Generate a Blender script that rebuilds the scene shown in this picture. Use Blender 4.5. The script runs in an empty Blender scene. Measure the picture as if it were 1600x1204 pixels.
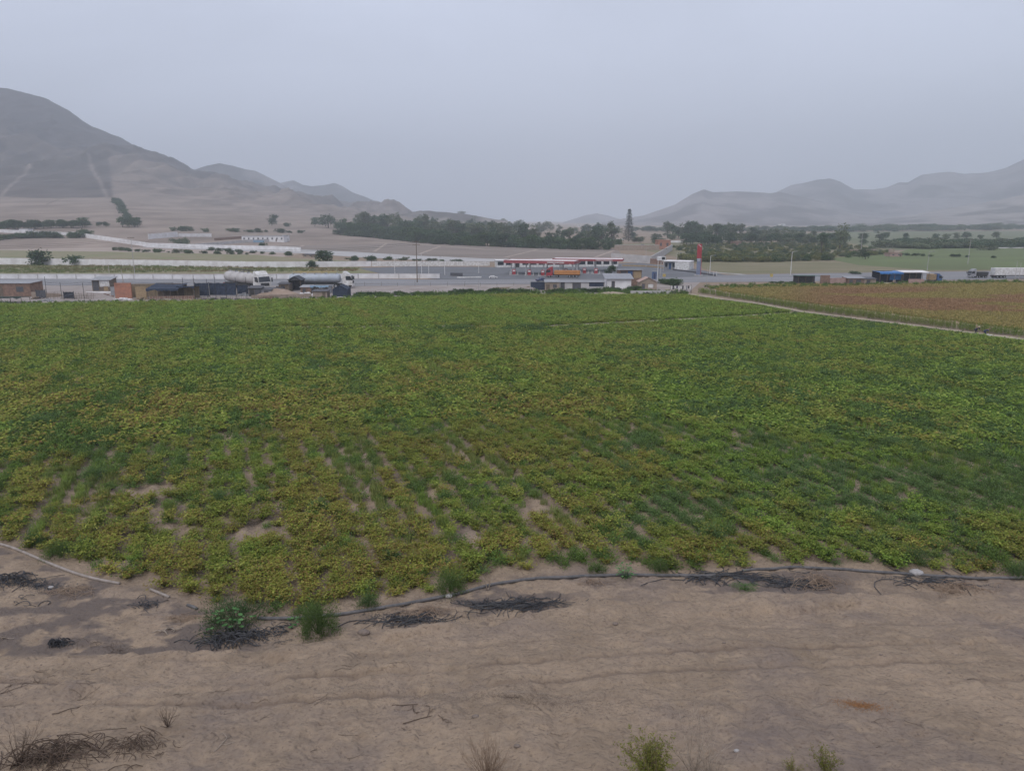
import bpy, math, random, bisect
import numpy as np
from mathutils import Vector, Matrix
C = bpy.context.scene.collection
RNG = random.Random(7)
# ------------------------------------------------------------------ camera model
CAMH = 18.0; FPX = 1165.0; PITCH = math.radians(12.5)
SP, CP = math.sin(PITCH), math.cos(PITCH)
def ray(px, py):
    u = (px-800)/FPX; v = (602-py)/FPX
    return u, CP+v*SP, -SP+v*CP
def tanel(px, py):
    x, y, z = ray(px, py); return z/math.hypot(x, y)
def flat(px, py, z=0.0):
    x, y, w = ray(px, py); t = (CAMH-z)/(-w)
    return x*t, y*t
def ppm(py): return FPX*(SP+(py-602)/FPX*CP)/CAMH      # px per metre on z=0
# ------------------------------------------------------------------ noise
def _h(ix, iy, s):
    n = (ix.astype(np.int64)*374761393 + iy.astype(np.int64)*668265263 + s*1442695041) & 0x7fffffff
    n = ((n ^ (n >> 13))*1274126177) & 0x7fffffff
    n = n ^ (n >> 16)
    return (n & 0xffff)/65535.0
def vn(x, y, s=0):
    x = np.asarray(x, float); y = np.asarray(y, float)
    ix = np.floor(x); iy = np.floor(y); fx = x-ix; fy = y-iy
    fx = fx*fx*(3-2*fx); fy = fy*fy*(3-2*fy)
    a = _h(ix, iy, s); b = _h(ix+1, iy, s); c = _h(ix, iy+1, s); d = _h(ix+1, iy+1, s)
    return (a*(1-fx)+b*fx)*(1-fy)+(c*(1-fx)+d*fx)*fy
def fbm(x, y, s=0, o=4):
    r = 0; a = .5; t = 0
    for k in range(o):
        r = r+a*vn(x*2**k+17.3*k, y*2**k+5.1*k, s+k); t += a; a *= .5
    return r/t
def ss(t): t = np.clip(t, 0, 1); return t*t*(3-2*t)
# ------------------------------------------------------------------ terrain
LIP = [(-700, 1010), (-200, 1012), (0, 1012), (150, 1012), (300, 1010), (430, 1002), (540, 985), (640, 975), (760, 960), (900, 935), (1000, 928), (1150, 922), (1300, 922), (1450, 925), (1600, 930), (2000, 940), (2600, 950)]
_lp = [flat(a, b, .35) for a, b in LIP]
LX = np.array([p[0] for p in _lp]); LY = np.array([p[1] for p in _lp])
ROWDIR = (-0.36, 0.933); ROWPERP = (0.933, 0.36); ROWSP = 1.4
NEAR = [(-900, 700), (-150, 800), (0, 842), (60, 868), (130, 887), (200, 905), (250, 915), (300, 938), (420, 955), (560, 940), (640, 928), (700, 920), (800, 892), (920, 885), (980, 885), (1100, 890), (1200, 880), (1300, 882), (1400, 887), (1600, 894), (2000, 905), (2600, 915)]
_np = [flat(a, b) for a, b in NEAR]
NX = np.array([p[0] for p in _np]); NY = np.array([p[1] for p in _np])
RUT = [(-300, 1035), (0, 1050), (160, 1062), (400, 1066), (800, 1045), (1100, 1028), (1600, 1015), (2200, 1010)]
_rp = [flat(a, b, 1.0) for a, b in RUT]
RX = np.array([p[0] for p in _rp]); RY = np.array([p[1] for p in _rp])
def ground_h(x, y):
    x = np.asarray(x, float); y = np.asarray(y, float)
    t = np.interp(x, LX, LY)-y + (fbm(x*.5, y*.5, 3)-.5)*1.6
    h = (.45+.25*(fbm(x*1.3, y*.4, 161)-.3))*ss(t/(.55+.7*fbm(x*.7, y*.7, 163))) + .17*np.clip(t-1, 0, 100)*ss(t/6)
    bank = np.clip(16.5-y, 0, 100)*.82
    h = h + np.clip(bank-.17*np.clip(16.5-y, 0, 100), 0, 100)
    h = np.minimum(h, 15.6+.2*fbm(x*.3, y*.3, 9))
    w = ss((62-y)/20)
    sand = ss((t+6)/3)
    h = h + w*sand*((fbm(x*.8, y*.8, 1, 4)-.5)*.16 + (vn(x*2.6, y*2.6, 21)-.5)*.045 - .06*ss((vn(x*2.1, y*2.3, 25)-.66)*9) - .045*ss((vn(x*3.3+7, y*3.1, 27)-.7)*9))
    hum = ss((fbm(x*.22, y*.5, 31, 3)-.52)*8)*ss(t/1.5)*ss((7-t)/4)
    h = h + .28*hum
    rut = y-(np.interp(x, RX, RY)+(fbm(x*.12, x*0, 5)-.5)*.3)
    h = h - .085*np.exp(-(rut/.15)**2) + .03*np.exp(-((np.abs(rut)-.38)/.17)**2) - .06*np.exp(-((rut+1.7)/.18)**2) + .025*np.exp(-((np.abs(rut+1.7)-.38)/.17)**2) - .05*np.exp(-((rut-2.3)/.2)**2)
    f = ss((y-np.interp(x, NX, NY))/1.0)*ss((175-y)/10)
    k = (x*ROWPERP[0]+y*ROWPERP[1])/ROWSP
    h = h + f*(.11*np.cos(2*math.pi*k)*ss((110-y)/30) + ss((130-y)/30)*(fbm(x*1.2, y*1.2, 2)-.5)*.12)
    return h
RIDGE_A = [(-2600, 330), (-1500, 240), (-900, 150), (-500, 118), (-200, 122), (0, 137), (40, 141), (70, 148), (100, 157), (130, 175), (160, 197), (200, 215), (240, 235), (270, 243), (300, 262), (340, 274), (400, 289), (480, 303), (560, 318), (640, 334), (700, 344), (760, 347)]
A_R = [560, 700, 1300, 1900, 2600, 3300, 4300]
def ctrlA(px):
    zz = [-.4]
    zz.append(np.interp(px, [-1200, 170, 230, 300, 400, 500, 600, 700, 760], [11, 11, 10, 9, 6.5, 3.5, 1, 0, -2]))
    e = lambda pts, r: CAMH+r*np.array([tanel(p, q) for p, q in zip(px, np.interp(px, [a for a, b in pts], [b for a, b in pts]))])
    zz.append(e([(-2600, 335), (-1200, 318), (0, 311), (170, 311), (230, 317), (300, 324), (400, 331), (500, 337), (600, 343), (700, 352), (760, 358)], 1300))
    zz.append(e([(-2600, 333), (-1200, 280), (0, 262), (170, 262), (230, 268), (300, 284), (400, 303), (500, 317), (600, 332), (700, 349), (760, 354)], 1900))
    zz.append(e(RIDGE_A, 2600))
    zz.append(zz[-1]*.75); zz.append(zz[-2]*.2-6)
    return np.array([np.broadcast_to(z, px.shape) for z in zz])
_APX = np.arange(-2600, 762, 6.0); _AZ = ctrlA(_APX)
def hillA(x, y):
    x = np.asarray(x, float); y = np.asarray(y, float)
    r = np.hypot(x, y); px = 800+FPX/CP*x/np.maximum(y, 1)
    o = np.full(x.shape, -5.0)
    m = (y > 10) & (r > 560) & (r < 4300) & (px < 758)
    if not m.any(): return o
    pxm = px[m]; rm = r[m]
    j = np.clip((pxm+2600)/6.0, 0, len(_APX)-1.001); j0 = j.astype(int); fj = j-j0
    cols = _AZ[:, j0]*(1-fj)+_AZ[:, np.minimum(j0+1, len(_APX)-1)]*fj
    R = np.array(A_R, float); k = np.clip(np.searchsorted(R, rm)-1, 0, len(R)-2)
    t = (rm-R[k])/(R[k+1]-R[k]); ii = np.arange(len(rm))
    z = cols[k, ii]*(1-t)+cols[k+1, ii]*t
    w = ss((rm-1250)/900)*ss((3600-rm)/700)
    gul = (fbm(x[m]/150, y[m]/420, 41, 4)-.5)*60*w + (.55-np.abs(2*fbm(x[m]/110+.3*fbm(x[m]/60, y[m]/60, 44), y[m]/480, 43, 4)-1)*2)*34*w + (fbm(x[m]/34, y[m]/110, 47, 4)-.5)*30*w
    near_ridge = np.exp(-((rm-2600)/260)**2)
    z = z+gul*(1-.85*near_ridge)
    o[m] = z
    return o
def topx(x, y, z=0):
    dep = np.maximum(y*CP+(CAMH-z)*SP, .5); return 800+FPX*x/dep, 602-FPX*((z-CAMH)*CP+y*SP)/dep
GRID = {}
def GZ(x, y):
    xs, ys, Zg = GRID['g']; i = min(max(bisect.bisect_right(xs, x)-1, 0), len(xs)-2); j = min(max(bisect.bisect_right(ys, y)-1, 0), len(ys)-2)
    u = (x-xs[i])/(xs[i+1]-xs[i]); v = (y-ys[j])/(ys[j+1]-ys[j])
    return float((Zg[j, i]*(1-u)+Zg[j, i+1]*u)*(1-v)+(Zg[j+1, i]*(1-u)+Zg[j+1, i+1]*u)*v)
def H1(x, y):
    r = math.hypot(x, y)
    if y > 176 and (r < 561 or x > -.02*y): return 0.0
    if y <= 176: return GZ(x, y)
    return max(0.0, float(hillA(np.array([x]), np.array([y]))[0]))
def G(px, py, dz=0.0):
    """point where the view ray through a photo pixel meets the terrain"""
    d = ray(px, py)
    t = 8.0
    if d[2] < 0:
        t0 = (CAMH-.6)/-d[2]
        if t0*d[1] > 30: t = min(t0*.99, 550.0)
    pt = t
    while t < 7000:
        x, y, z = d[0]*t, d[1]*t, CAMH+d[2]*t
        if z <= H1(x, y):
            a, b = pt, t
            for _ in range(18):
                m = (a+b)/2
                if CAMH+d[2]*m <= H1(d[0]*m, d[1]*m): b = m
                else: a = m
            x, y = d[0]*b, d[1]*b
            return Vector((x, y, H1(x, y)+dz))
        pt = t; t *= 1.006
    x, y = flat(px, max(py, 350)); return Vector((x, y, dz))
def mpp(p):  # metres per photo pixel at a point
    return (p[1]*CP+(CAMH-p[2])*SP)/FPX
# ------------------------------------------------------------------ materials
def lin(c): return tuple(((v/255+.055)/1.055)**2.4 if v > 10 else v/255/12.92 for v in c)
MC = {}
def mat(name, col, col2=None, rough=.85, scale=3.0, bump=0.0, bscale=None, metal=0.0, spec=.3, coord='obj', stretch=(1, 1, 1), contrast=(.35, .65), detail=6):
    if name in MC: return MC[name]
    m = bpy.data.materials.new(name); m.use_nodes = True; nt = m.node_tree; N = nt.nodes; L = nt.links
    b = N['Principled BSDF']; b.inputs['Roughness'].default_value = rough; b.inputs['Metallic'].default_value = metal
    b.inputs['Specular IOR Level'].default_value = spec
    if col2 is None: col2 = tuple(c*.78 for c in col)
    tc = N.new('ShaderNodeTexCoord') if coord == 'obj' else N.new('ShaderNodeNewGeometry')
    mp = N.new('ShaderNodeMapping'); mp.inputs['Scale'].default_value = stretch
    L.new(tc.outputs['Object' if coord == 'obj' else 'Position'], mp.inputs[0])
    n = N.new('ShaderNodeTexNoise'); n.inputs['Scale'].default_value = scale; n.inputs['Detail'].default_value = detail
    n.inputs['Roughness'].default_value = .62
    L.new(mp.outputs[0], n.inputs[0])
    r = N.new('ShaderNodeValToRGB'); r.color_ramp.elements[0].position = contrast[0]; r.color_ramp.elements[1].position = contrast[1]
    r.color_ramp.elements[0].color = (*col2, 1); r.color_ramp.elements[1].color = (*col, 1)
    L.new(n.outputs[0], r.inputs[0]); L.new(r.outputs[0], b.inputs['Base Color'])
    if bump:
        n2 = N.new('ShaderNodeTexNoise'); n2.inputs['Scale'].default_value = bscale or scale*4; n2.inputs['Detail'].default_value = 5
        L.new(mp.outputs[0], n2.inputs[0])
        bp = N.new('ShaderNodeBump'); bp.inputs['Distance'].default_value = bump; L.new(n2.outputs[0], bp.inputs['Height'])
        L.new(bp.outputs[0], b.inputs['Normal'])
    MC[name] = m; return m
def leafmat(name, cols, rough=.6, trans=.25, attr=None, cols2=None, hue=.0):
    """leaf material; colour per leaf from a ramp, optionally blended to a second ramp by a per-plant attribute"""
    if name in MC: return MC[name]
    m = bpy.data.materials.new(name); m.use_nodes = True; nt = m.node_tree; N = nt.nodes; L = nt.links
    b = N['Principled BSDF']; b.inputs['Roughness'].default_value = .8; b.inputs['Specular IOR Level'].default_value = .08
    g = N.new('ShaderNodeNewGeometry')
    def ramp(cs):
        r = N.new('ShaderNodeValToRGB'); e = r.color_ramp.elements
        while len(e) < len(cs): e.new(.5)
        for i, c in enumerate(cs): e[i].position = i/(len(cs)-1); e[i].color = (*c, 1)
        L.new(g.outputs['Random Per Island'], r.inputs[0]); return r.outputs[0]
    out = ramp(cols)
    if cols2:
        o2 = ramp(cols2); a = N.new('ShaderNodeAttribute'); a.attribute_type = 'INSTANCER'; a.attribute_name = attr
        mx = N.new('ShaderNodeMix'); mx.data_type = 'RGBA'
        L.new(a.outputs['Fac'], mx.inputs[0]); L.new(out, mx.inputs[6]); L.new(o2, mx.inputs[7]); out = mx.outputs[2]
    oi = N.new('ShaderNodeObjectInfo')
    hs = N.new('ShaderNodeHueSaturation')
    mr = N.new('ShaderNodeMapRange'); mr.inputs[3].default_value = .78; mr.inputs[4].default_value = 1.22
    L.new(oi.outputs['Random'], mr.inputs[0]); L.new(mr.outputs[0], hs.inputs['Value']); L.new(out, hs.inputs['Color'])
    L.new(hs.outputs[0], b.inputs['Base Color'])
    tr = N.new('ShaderNodeBsdfTranslucent'); L.new(hs.outputs[0], tr.inputs[0])
    ms = N.new('ShaderNodeMixShader'); ms.inputs[0].default_value = trans
    L.new(b.outputs[0], ms.inputs[1]); L.new(tr.outputs[0], ms.inputs[2])
    L.new(ms.outputs[0], N['Material Output'].inputs[0])
    MC[name] = m; return m
# ------------------------------------------------------------------ mesh builder
class MB:
    def __init__(s): s.v = []; s.f = []; s.smooth = False
    def add(s, vs, fs):
        o = len(s.v); s.v += [tuple(v) for v in vs]; s.f += [tuple(i+o for i in f) for f in fs]; return s
    def box(s, x0, x1, y0, y1, z0, z1, rot=0, c=(0, 0, 0)):
        vs = [(x, y, z) for z in (z0, z1) for y in (y0, y1) for x in (x0, x1)]
        if rot or c != (0, 0, 0):
            cr, sr = math.cos(rot), math.sin(rot)
            vs = [(c[0]+x*cr-y*sr, c[1]+x*sr+y*cr, c[2]+z) for x, y, z in vs]
        return s.add(vs, [(0, 2, 3, 1), (4, 5, 7, 6), (0, 1, 5, 4), (2, 6, 7, 3), (0, 4, 6, 2), (1, 3, 7, 5)])
    def tube(s, pts, r, n=6, r1=None, cap=True):
        pts = [Vector(p) for p in pts]; m = len(pts); r1 = r if r1 is None else r1
        o = len(s.v); up = Vector((0, 0, 1))
        for i, p in enumerate(pts):
            d = (pts[min(i+1, m-1)]-pts[max(i-1, 0)]).normalized()
            a = d.cross(up if abs(d.z) < .95 else Vector((1, 0, 0))).normalized(); b = d.cross(a)
            rr = r+(r1-r)*i/max(1, m-1)
            for k in range(n):
                t = 2*math.pi*k/n; q = p+a*math.cos(t)*rr+b*math.sin(t)*rr; s.v.append(tuple(q))
        for i in range(m-1):
            for k in range(n):
                a_, b_ = o+i*n+k, o+i*n+(k+1) % n
                s.f.append((a_, b_, b_+n, a_+n))
        if cap:
            s.f.append(tuple(range(o, o+n))[::-1]); s.f.append(tuple(range(o+(m-1)*n, o+m*n)))
        return s
    def prism(s, prof, y0, y1):  # profile in xz, extruded along y
        n = len(prof); vs = [(x, y0, z) for x, z in prof]+[(x, y1, z) for x, z in prof]
        return s.add(vs, [tuple(range(n)), tuple(range(2*n-1, n-1, -1))]+[((i+1) % n, i, n+i, n+(i+1) % n) for i in range(n)])
    def quad(s, a, b, c, d): return s.add([a, b, c, d], [(0, 1, 2, 3)])
    def leaf(s, p, d, w, l, up=None, fold=.25):
        d = d.normalized(); u = Vector((RNG.uniform(-1, 1), RNG.uniform(-1, 1), RNG.uniform(.2, 1))) if up is None else up
        a = d.cross(u)
        if a.length < 1e-4: a = Vector((1, 0, 0))
        a.normalize(); n = a.cross(d)
        return s.add([p, p+d*l*.5+a*w*.5+n*fold*w, p+d*l, p+d*l*.5-a*w*.5+n*fold*w], [(0, 1, 2, 3)])
    def build(s, name, m, parent=None, smooth=False, bevel=0, link=True, solid=0):
        me = bpy.data.meshes.new(name); me.from_pydata(s.v, [], s.f); me.update()
        if m: me.materials.append(m)
        if smooth or s.smooth: me.shade_smooth()
        o = bpy.data.objects.new(name, me)
        if link: C.objects.link(o)
        if parent is not None: o.parent = parent
        if bevel:
            b = o.modifiers.new('bevel', 'BEVEL'); b.width = bevel; b.segments = 2; b.limit_method = 'ANGLE'
        if solid:
            b = o.modifiers.new('solid', 'SOLIDIFY'); b.thickness = solid
        return o
def tag(o, label=None, cat=None, group=None, kind=None):
    if label: o['label'] = label
    if cat: o['category'] = cat
    if group: o['group'] = group
    if kind: o['kind'] = kind
    return o
def thing(name, label, cat, loc, rz=0.0, group=None, sc=1.0):
    o = bpy.data.objects.new(name, None); C.objects.link(o); o.empty_display_size = .5
    o.location = loc; o.rotation_euler = (0, 0, rz); o.scale = (sc, sc, sc) if not isinstance(sc, tuple) else sc
    return tag(o, label, cat, group)
def copy_tree(o, kids, loc, rz, sc, label=None, group=None):
    c = o.copy(); C.objects.link(c); c.location = loc; c.rotation_euler = (0, 0, rz); c.scale = sc
    if label: c['label'] = label
    if group: c['group'] = group
    for k, subs in kids:
        d = k.copy(); C.objects.link(d); d.parent = c
        for q in subs:
            e = q.copy(); C.objects.link(e); e.parent = d
    return c
def kids_of(o):
    return [(k, [q for q in bpy.data.objects if q.parent == k]) for k in bpy.data.objects if k.parent == o]
# ------------------------------------------------------------------ palette
SAND = (.31, .24, .178); SAND2 = (.225, .174, .128)
M_white = mat('white_paint', (.74, .74, .74), (.46, .44, .42), .5, 1.5)
M_wallw = mat('whitewashed_wall', (.78, .77, .78), (.60, .58, .58), .9, .35)
M_wallg = mat('grey_plaster', (.52, .50, .50), (.40, .385, .38), .9, .4)
M_asph = mat('asphalt', (.15, .155, .17), (.115, .12, .13), .9, .12, coord='pos')
M_road = mat('worn_road', (.24, .24, .255), (.18, .18, .19), .9, .1, coord='pos', stretch=(.2, 1, 1))
M_lot = mat('dusty_gravel', (.33, .295, .28), (.24, .205, .19), .95, .15, coord='pos')
M_brick = mat('mud_brick', (.27, .175, .135), (.16, .105, .085), .95, 1.5, .02)
M_orange = mat('orange_brick', (.42, .19, .13), (.29, .15, .11), .9, 1.2, .02)
M_reed = mat('reed_matting', (.30, .235, .16), (.18, .14, .10), .95, 4, .02, stretch=(3, 3, .3))
M_tan = mat('tan_panel', (.38, .28, .17), (.26, .19, .12), .9, 2)
M_adobe = mat('adobe', (.36, .29, .24), (.26, .21, .17), .95, 1)
M_net = mat('dark_blue_shade_net', (.045, .06, .10), (.025, .033, .055), .9, 2.5)
M_tarp = mat('black_tarp', (.05, .055, .075), (.02, .022, .03), .55, 3)
M_blue = mat('blue_tarp', (.05, .20, .48), (.03, .12, .33), .5, 2)
M_lblue = mat('pale_blue_tarp', (.28, .40, .52), (.14, .24, .36), .5, 2)
M_grey = mat('grey_sheet', (.33, .34, .36), (.22, .22, .24), .6, 1.5)
M_dgrey = mat('dark_grey_sheet', (.11, .11, .125), (.06, .06, .07), .7, 2)
M_wood = mat('weathered_wood', (.20, .155, .12), (.10, .08, .065), .9, 5)
M_pale = mat('pale_wood', (.42, .38, .34), (.28, .25, .22), .9, 5)
M_conc = mat('concrete_post', (.45, .43, .42), (.33, .32, .31), .9, 2)
M_red = mat('red_paint', (.38, .05, .06), (.29, .04, .05), .4, 1)
M_dred = mat('faded_red_fascia', (.36, .095, .105), (.27, .07, .08), .5, 1)
M_glass = mat('dark_glass', (.03, .035, .045), (.02, .022, .03), .08, 1, spec=.6)
M_rubber = mat('black_rubber', (.025, .025, .025), (.015, .015, .015), .9, 4)
M_metal = mat('grey_metal', (.35, .36, .38), (.25, .25, .27), .4, 2, metal=.4)
M_dmetal = mat('dark_chassis', (.05, .05, .055), (.03, .03, .03), .7, 2)
M_tank = mat('pale_tank_shell', (.42, .46, .52), (.33, .36, .40), .45, .8)
M_yel = mat('yellow_paint', (.50, .38, .12), (.38, .28, .1), .5, 2)
M_orng = mat('orange_tank_shell', (.50, .22, .07), (.40, .17, .06), .5, 1)
M_navy = mat('navy_paint', (.04, .06, .14), (.03, .04, .09), .3, 1, spec=.6)
M_tblue = mat('blue_cab_paint', (.05, .11, .26), (.04, .08, .18), .4, 1)
M_stone = mat('stone', (.42, .41, .42), (.30, .29, .29), .9, 5, .02)
M_hose = mat('black_drip_hose', (.04, .042, .05), (.02, .02, .025), .5, 6, spec=.5)
M_pipe = mat('dusty_dark_pipe', (.14, .135, .14), (.075, .075, .08), .6, 3, .004)
M_pipel = mat('dusty_pale_pipe', (.34, .30, .28), (.24, .21, .19), .7, 3, .004)
M_bark = mat('bark', (.16, .125, .10), (.08, .065, .05), .95, 6, .02)
M_twig = mat('dry_twig', (.15, .11, .085), (.07, .05, .04), .95, 8)
M_twigp = mat('bleached_twig', (.38, .33, .28), (.26, .21, .17), .95, 8)
M_straw = mat('dry_straw', (.34, .255, .19), (.20, .145, .105), .95, 10)
M_greenroof = mat('dull_green_roof', (.12, .20, .18), (.07, .12, .11), .7, 2)
M_pink = mat('pink_plaster', (.42, .29, .26), (.33, .22, .20), .9, .8)

L_dark = leafmat('dark_foliage', [(.045, .08, .045), (.07, .115, .06), (.11, .155, .085)])
L_mid = leafmat('mid_foliage', [(.05, .085, .035), (.075, .125, .05), (.11, .155, .07)])
L_grey = leafmat('grey_green_foliage', [(.09, .12, .07), (.13, .16, .095), (.18, .20, .12)])
L_pine = leafmat('pine_foliage', [(.025, .045, .035), (.04, .065, .05), (.05, .08, .06)])
L_fresh = leafmat('fresh_green_foliage', [(.06, .13, .035), (.10, .20, .055), (.16, .26, .09)])
L_olive = leafmat('olive_foliage', [(.12, .14, .05), (.18, .19, .07), (.24, .23, .10)])
L_yel = leafmat('yellow_green_foliage', [(.16, .17, .04), (.24, .24, .06), (.12, .16, .04)])
# ------------------------------------------------------------------ ground sheet
def axis(fine, lim, step, grow, end):
    a = list(np.arange(fine, lim, step)); s = step
    while a[-1] < end: s *= grow; a.append(a[-1]+s)
    return a
def build_ground():
    xp = axis(0, 30, .11, 1.045, 7800); xs = np.array([-v for v in xp[:0:-1]]+xp)
    ya = axis(13, 48, .11, 1.012, 95); yb = axis(ya[-1], ya[-1]+1, .8, 1.05, 7800)
    yn = [v for v in np.linspace(-60, 12.6, 120)]; ys = np.array(yn+ya+yb[1:])
    X, Y = np.meshgrid(xs, ys); Z = ground_h(X.ravel(), Y.ravel())
    me = bpy.data.meshes.new('ground'); nx, ny = len(xs), len(ys); GRID['g'] = (list(xs), list(ys), Z.reshape(ny, nx))
    co = np.stack([X.ravel(), Y.ravel(), Z], 1).astype(np.float32)
    i = (np.arange(ny-1)[:, None]*nx+np.arange(nx-1)[None, :]).ravel()
    q = np.stack([i, i+1, i+nx+1, i+nx], 1).ravel().astype(np.int32)
    me.vertices.add(nx*ny); me.vertices.foreach_set('co', co.ravel())
    me.loops.add(len(q)); me.loops.foreach_set('vertex_index', q)
    me.polygons.add(len(i)); me.polygons.foreach_set('loop_start', np.arange(0, len(q), 4, dtype=np.int32))
    me.update(calc_edges=True); me.shade_smooth()
    xf, yf = X.ravel(), Y.ravel(); rt = yf-(np.interp(xf, RX, RY)+(fbm(xf*.12, xf*0, 5)-.5)*.3)
    tr_ = (np.exp(-(rt/.13)**2)+.8*np.exp(-((rt+1.7)/.13)**2)+.45*np.exp(-((rt-2.3)/.14)**2)+.4*np.exp(-((rt+3.4)/.14)**2))*(.25+.6*ss((fbm(xf*.4, yf*.4, 151, 3)-.35)*4))
    lipd = np.interp(xf, LX, LY)-yf; pxx = topx(xf, yf)[0]
    band = ss((-lipd+.35)/.5)*ss((np.interp(xf, NX, NY)-yf-.2)/.8)
    chd = band*ss((fbm(xf*.9, yf*1.4, 155, 4)-.40)*7)*(.35+.5*ss((430-pxx)/60)+.45*ss((pxx-560)/60)*ss((920-pxx)/60)+.45*ss((pxx-1060)/60)*ss((1360-pxx)/60))
    for nm_, ar in (('track', tr_), ('charred', np.clip(chd, 0, .85))):
        a_ = me.attributes.new(nm_, 'FLOAT', 'POINT'); a_.data.foreach_set('value', np.asarray(ar, np.float32))
    o = bpy.data.objects.new('ground', me); C.objects.link(o); tag(o, kind='structure')
    m = bpy.data.materials.new('sandy_soil'); m.use_nodes = True; nt = m.node_tree; N = nt.nodes; L = nt.links
    b = N['Principled BSDF']; b.inputs['Roughness'].default_value = .95; b.inputs['Specular IOR Level'].default_value = .15
    g = N.new('ShaderNodeNewGeometry')
    def noise(sc, st=(1, 1, 1), det=6, ro=.6):
        mp = N.new('ShaderNodeMapping'); mp.inputs['Scale'].default_value = st; L.new(g.outputs['Position'], mp.inputs[0])
        n = N.new('ShaderNodeTexNoise'); n.inputs['Scale'].default_value = sc; n.inputs['Detail'].default_value = det; n.inputs['Roughness'].default_value = ro
        L.new(mp.outputs[0], n.inputs[0]); return n.outputs[0]
    def ramp(f, a, b_, c0=(0, 0, 0), c1=(1, 1, 1)):
        r = N.new('ShaderNodeValToRGB'); r.color_ramp.elements[0].position = a; r.color_ramp.elements[1].position = b_
        r.color_ramp.elements[0].color = (*c0, 1); r.color_ramp.elements[1].color = (*c1, 1); L.new(f, r.inputs[0]); return r.outputs[0]
    def mix(f, a, b_, mode='MIX'):
        x = N.new('ShaderNodeMix'); x.data_type = 'RGBA'; x.blend_type = mode
        for s, v in ((0, f), (6, a), (7, b_)):
            if hasattr(v, 'is_linked') or hasattr(v, 'links'): L.new(v, x.inputs[s])
            else: x.inputs[s].default_value = v if s == 0 else (*v, 1)
        return x.outputs[2]
    base = ramp(noise(.33, (1, 1, 1), 8), .30, .62, SAND2, SAND)
    grey = mix(ramp(noise(.16, (1, 1, 1), 6), .50, .74), base, (.17, .14, .13))
    fine = mix(ramp(noise(4.2, (1, 1, 1), 7, .72),   .32, .56, (.42, .42, .42), (0, 0, 0)), grey, (.145, .105, .083))
    warm = mix(ramp(noise(1.1, (.9, 1.1, 1), 6, .65), .50, .72, (0, 0, 0), (.55, .55, .55)), fine, (.37, .285, .205))
    spots = mix(ramp(noise(8, (.8, .95, 1), 4, .6), .57, .66, (0, 0, 0), (.62, .62, .62)), warm, (.135, .10, .08))
    L.new(spots, b.inputs['Base Color'])
    v = N.new('ShaderNodeTexVoronoi'); v.inputs['Scale'].default_value = 3.0; v.feature = 'SMOOTH_F1'
    mp = N.new('ShaderNodeMapping'); mp.inputs['Scale'].default_value = (.9, 1.1, 1)
    nd = N.new('ShaderNodeTexNoise'); nd.inputs['Scale'].default_value = 1.6; L.new(g.outputs['Position'], nd.inputs[0])
    ad = N.new('ShaderNodeVectorMath'); ad.operation = 'MULTIPLY_ADD'; ad.inputs[1].default_value = (1.4, 1.4, 1.4)
    L.new(nd.outputs['Color'], ad.inputs[0]); L.new(g.outputs['Position'], ad.inputs[2]); L.new(ad.outputs[0], mp.inputs[0]); L.new(mp.outputs[0], v.inputs[0])
    at_ = N.new('ShaderNodeAttribute'); at_.attribute_name = 'track'; at2 = N.new('ShaderNodeAttribute'); at2.attribute_name = 'charred'
    tk = mix(at_.outputs['Fac'], spots, (.15, .112, .088)); ch = mix(at2.outputs['Fac'], tk, (.115, .095, .088)); L.new(ch, b.inputs['Base Color'])
    b1 = N.new('ShaderNodeBump'); b1.inputs['Distance'].default_value = .09; b1.inputs['Strength'].default_value = 1; L.new(v.outputs[0], b1.inputs['Height'])
    b2 = N.new('ShaderNodeBump'); b2.inputs['Distance'].default_value = .05; L.new(noise(7, (1, 1, 1), 6, .65), b2.inputs['Height'])
    L.new(b1.outputs[0], b2.inputs['Normal']); L.new(b2.outputs[0], b.inputs['Normal'])
    me.materials.append(m)
build_ground()
# ------------------------------------------------------------------ flat sheets of land
def sheet(name, pts, m, z, kind='structure', px=True, sub=0):
    P = [flat(*p) for p in pts] if px else pts
    mb = MB(); mb.add([(x, y, z) for x, y in P], [tuple(range(len(P)))])
    o = mb.build(name, m); tag(o, kind=kind)
    return o
def ribbon(name, pts, w, m, z, px=True, wob=0.0, kind='structure'):
    P = [Vector(flat(*p)) if px else Vector(p) for p in pts]
    Q = []
    for a, b in zip(P, P[1:]):
        n = max(2, int((b-a).length/3))
        Q += [a.lerp(b, i/n) for i in range(n)]
    Q.append(P[-1]); mb = MB(); vs = []
    for i, p in enumerate(Q):
        d = (Q[min(i+1, len(Q)-1)]-Q[max(i-1, 0)]).normalized(); n = Vector((-d.y, d.x))
        ww = w*(1+wob*RNG.uniform(-1, 1))
        vs += [(*(p+n*ww/2), z), (*(p-n*ww/2), z)]
    mb.add(vs, [(2*i, 2*i+1, 2*i+3, 2*i+2) for i in range(len(Q)-1)])
    return tag(mb.build(name, m), kind=kind)
M_fgrn = mat('dry_green_strip', (.17, .185, .085), (.25, .205, .14), .95, .25, coord='pos', stretch=(.25, 1, 1), contrast=(.4, .6))
M_fgrn2 = mat('green_farmland', (.125, .165, .06), (.10, .12, .05), .95, .05, coord='pos', stretch=(.4, 1, 1))
M_fgrn3 = mat('far_green_farmland', (.12, .145, .075), (.15, .15, .095), .95, .02, coord='pos', stretch=(.4, 1, 1))
M_fbrn = mat('fallow_brown', (.21, .18, .115), (.145, .14, .07), .95, .08, coord='pos', stretch=(.4, 1, 1))
M_ploughed = mat('ploughed_taupe', (.235, .195, .17), (.18, .15, .13), .95, .05, coord='pos', stretch=(.3, 1, 1))
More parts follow.
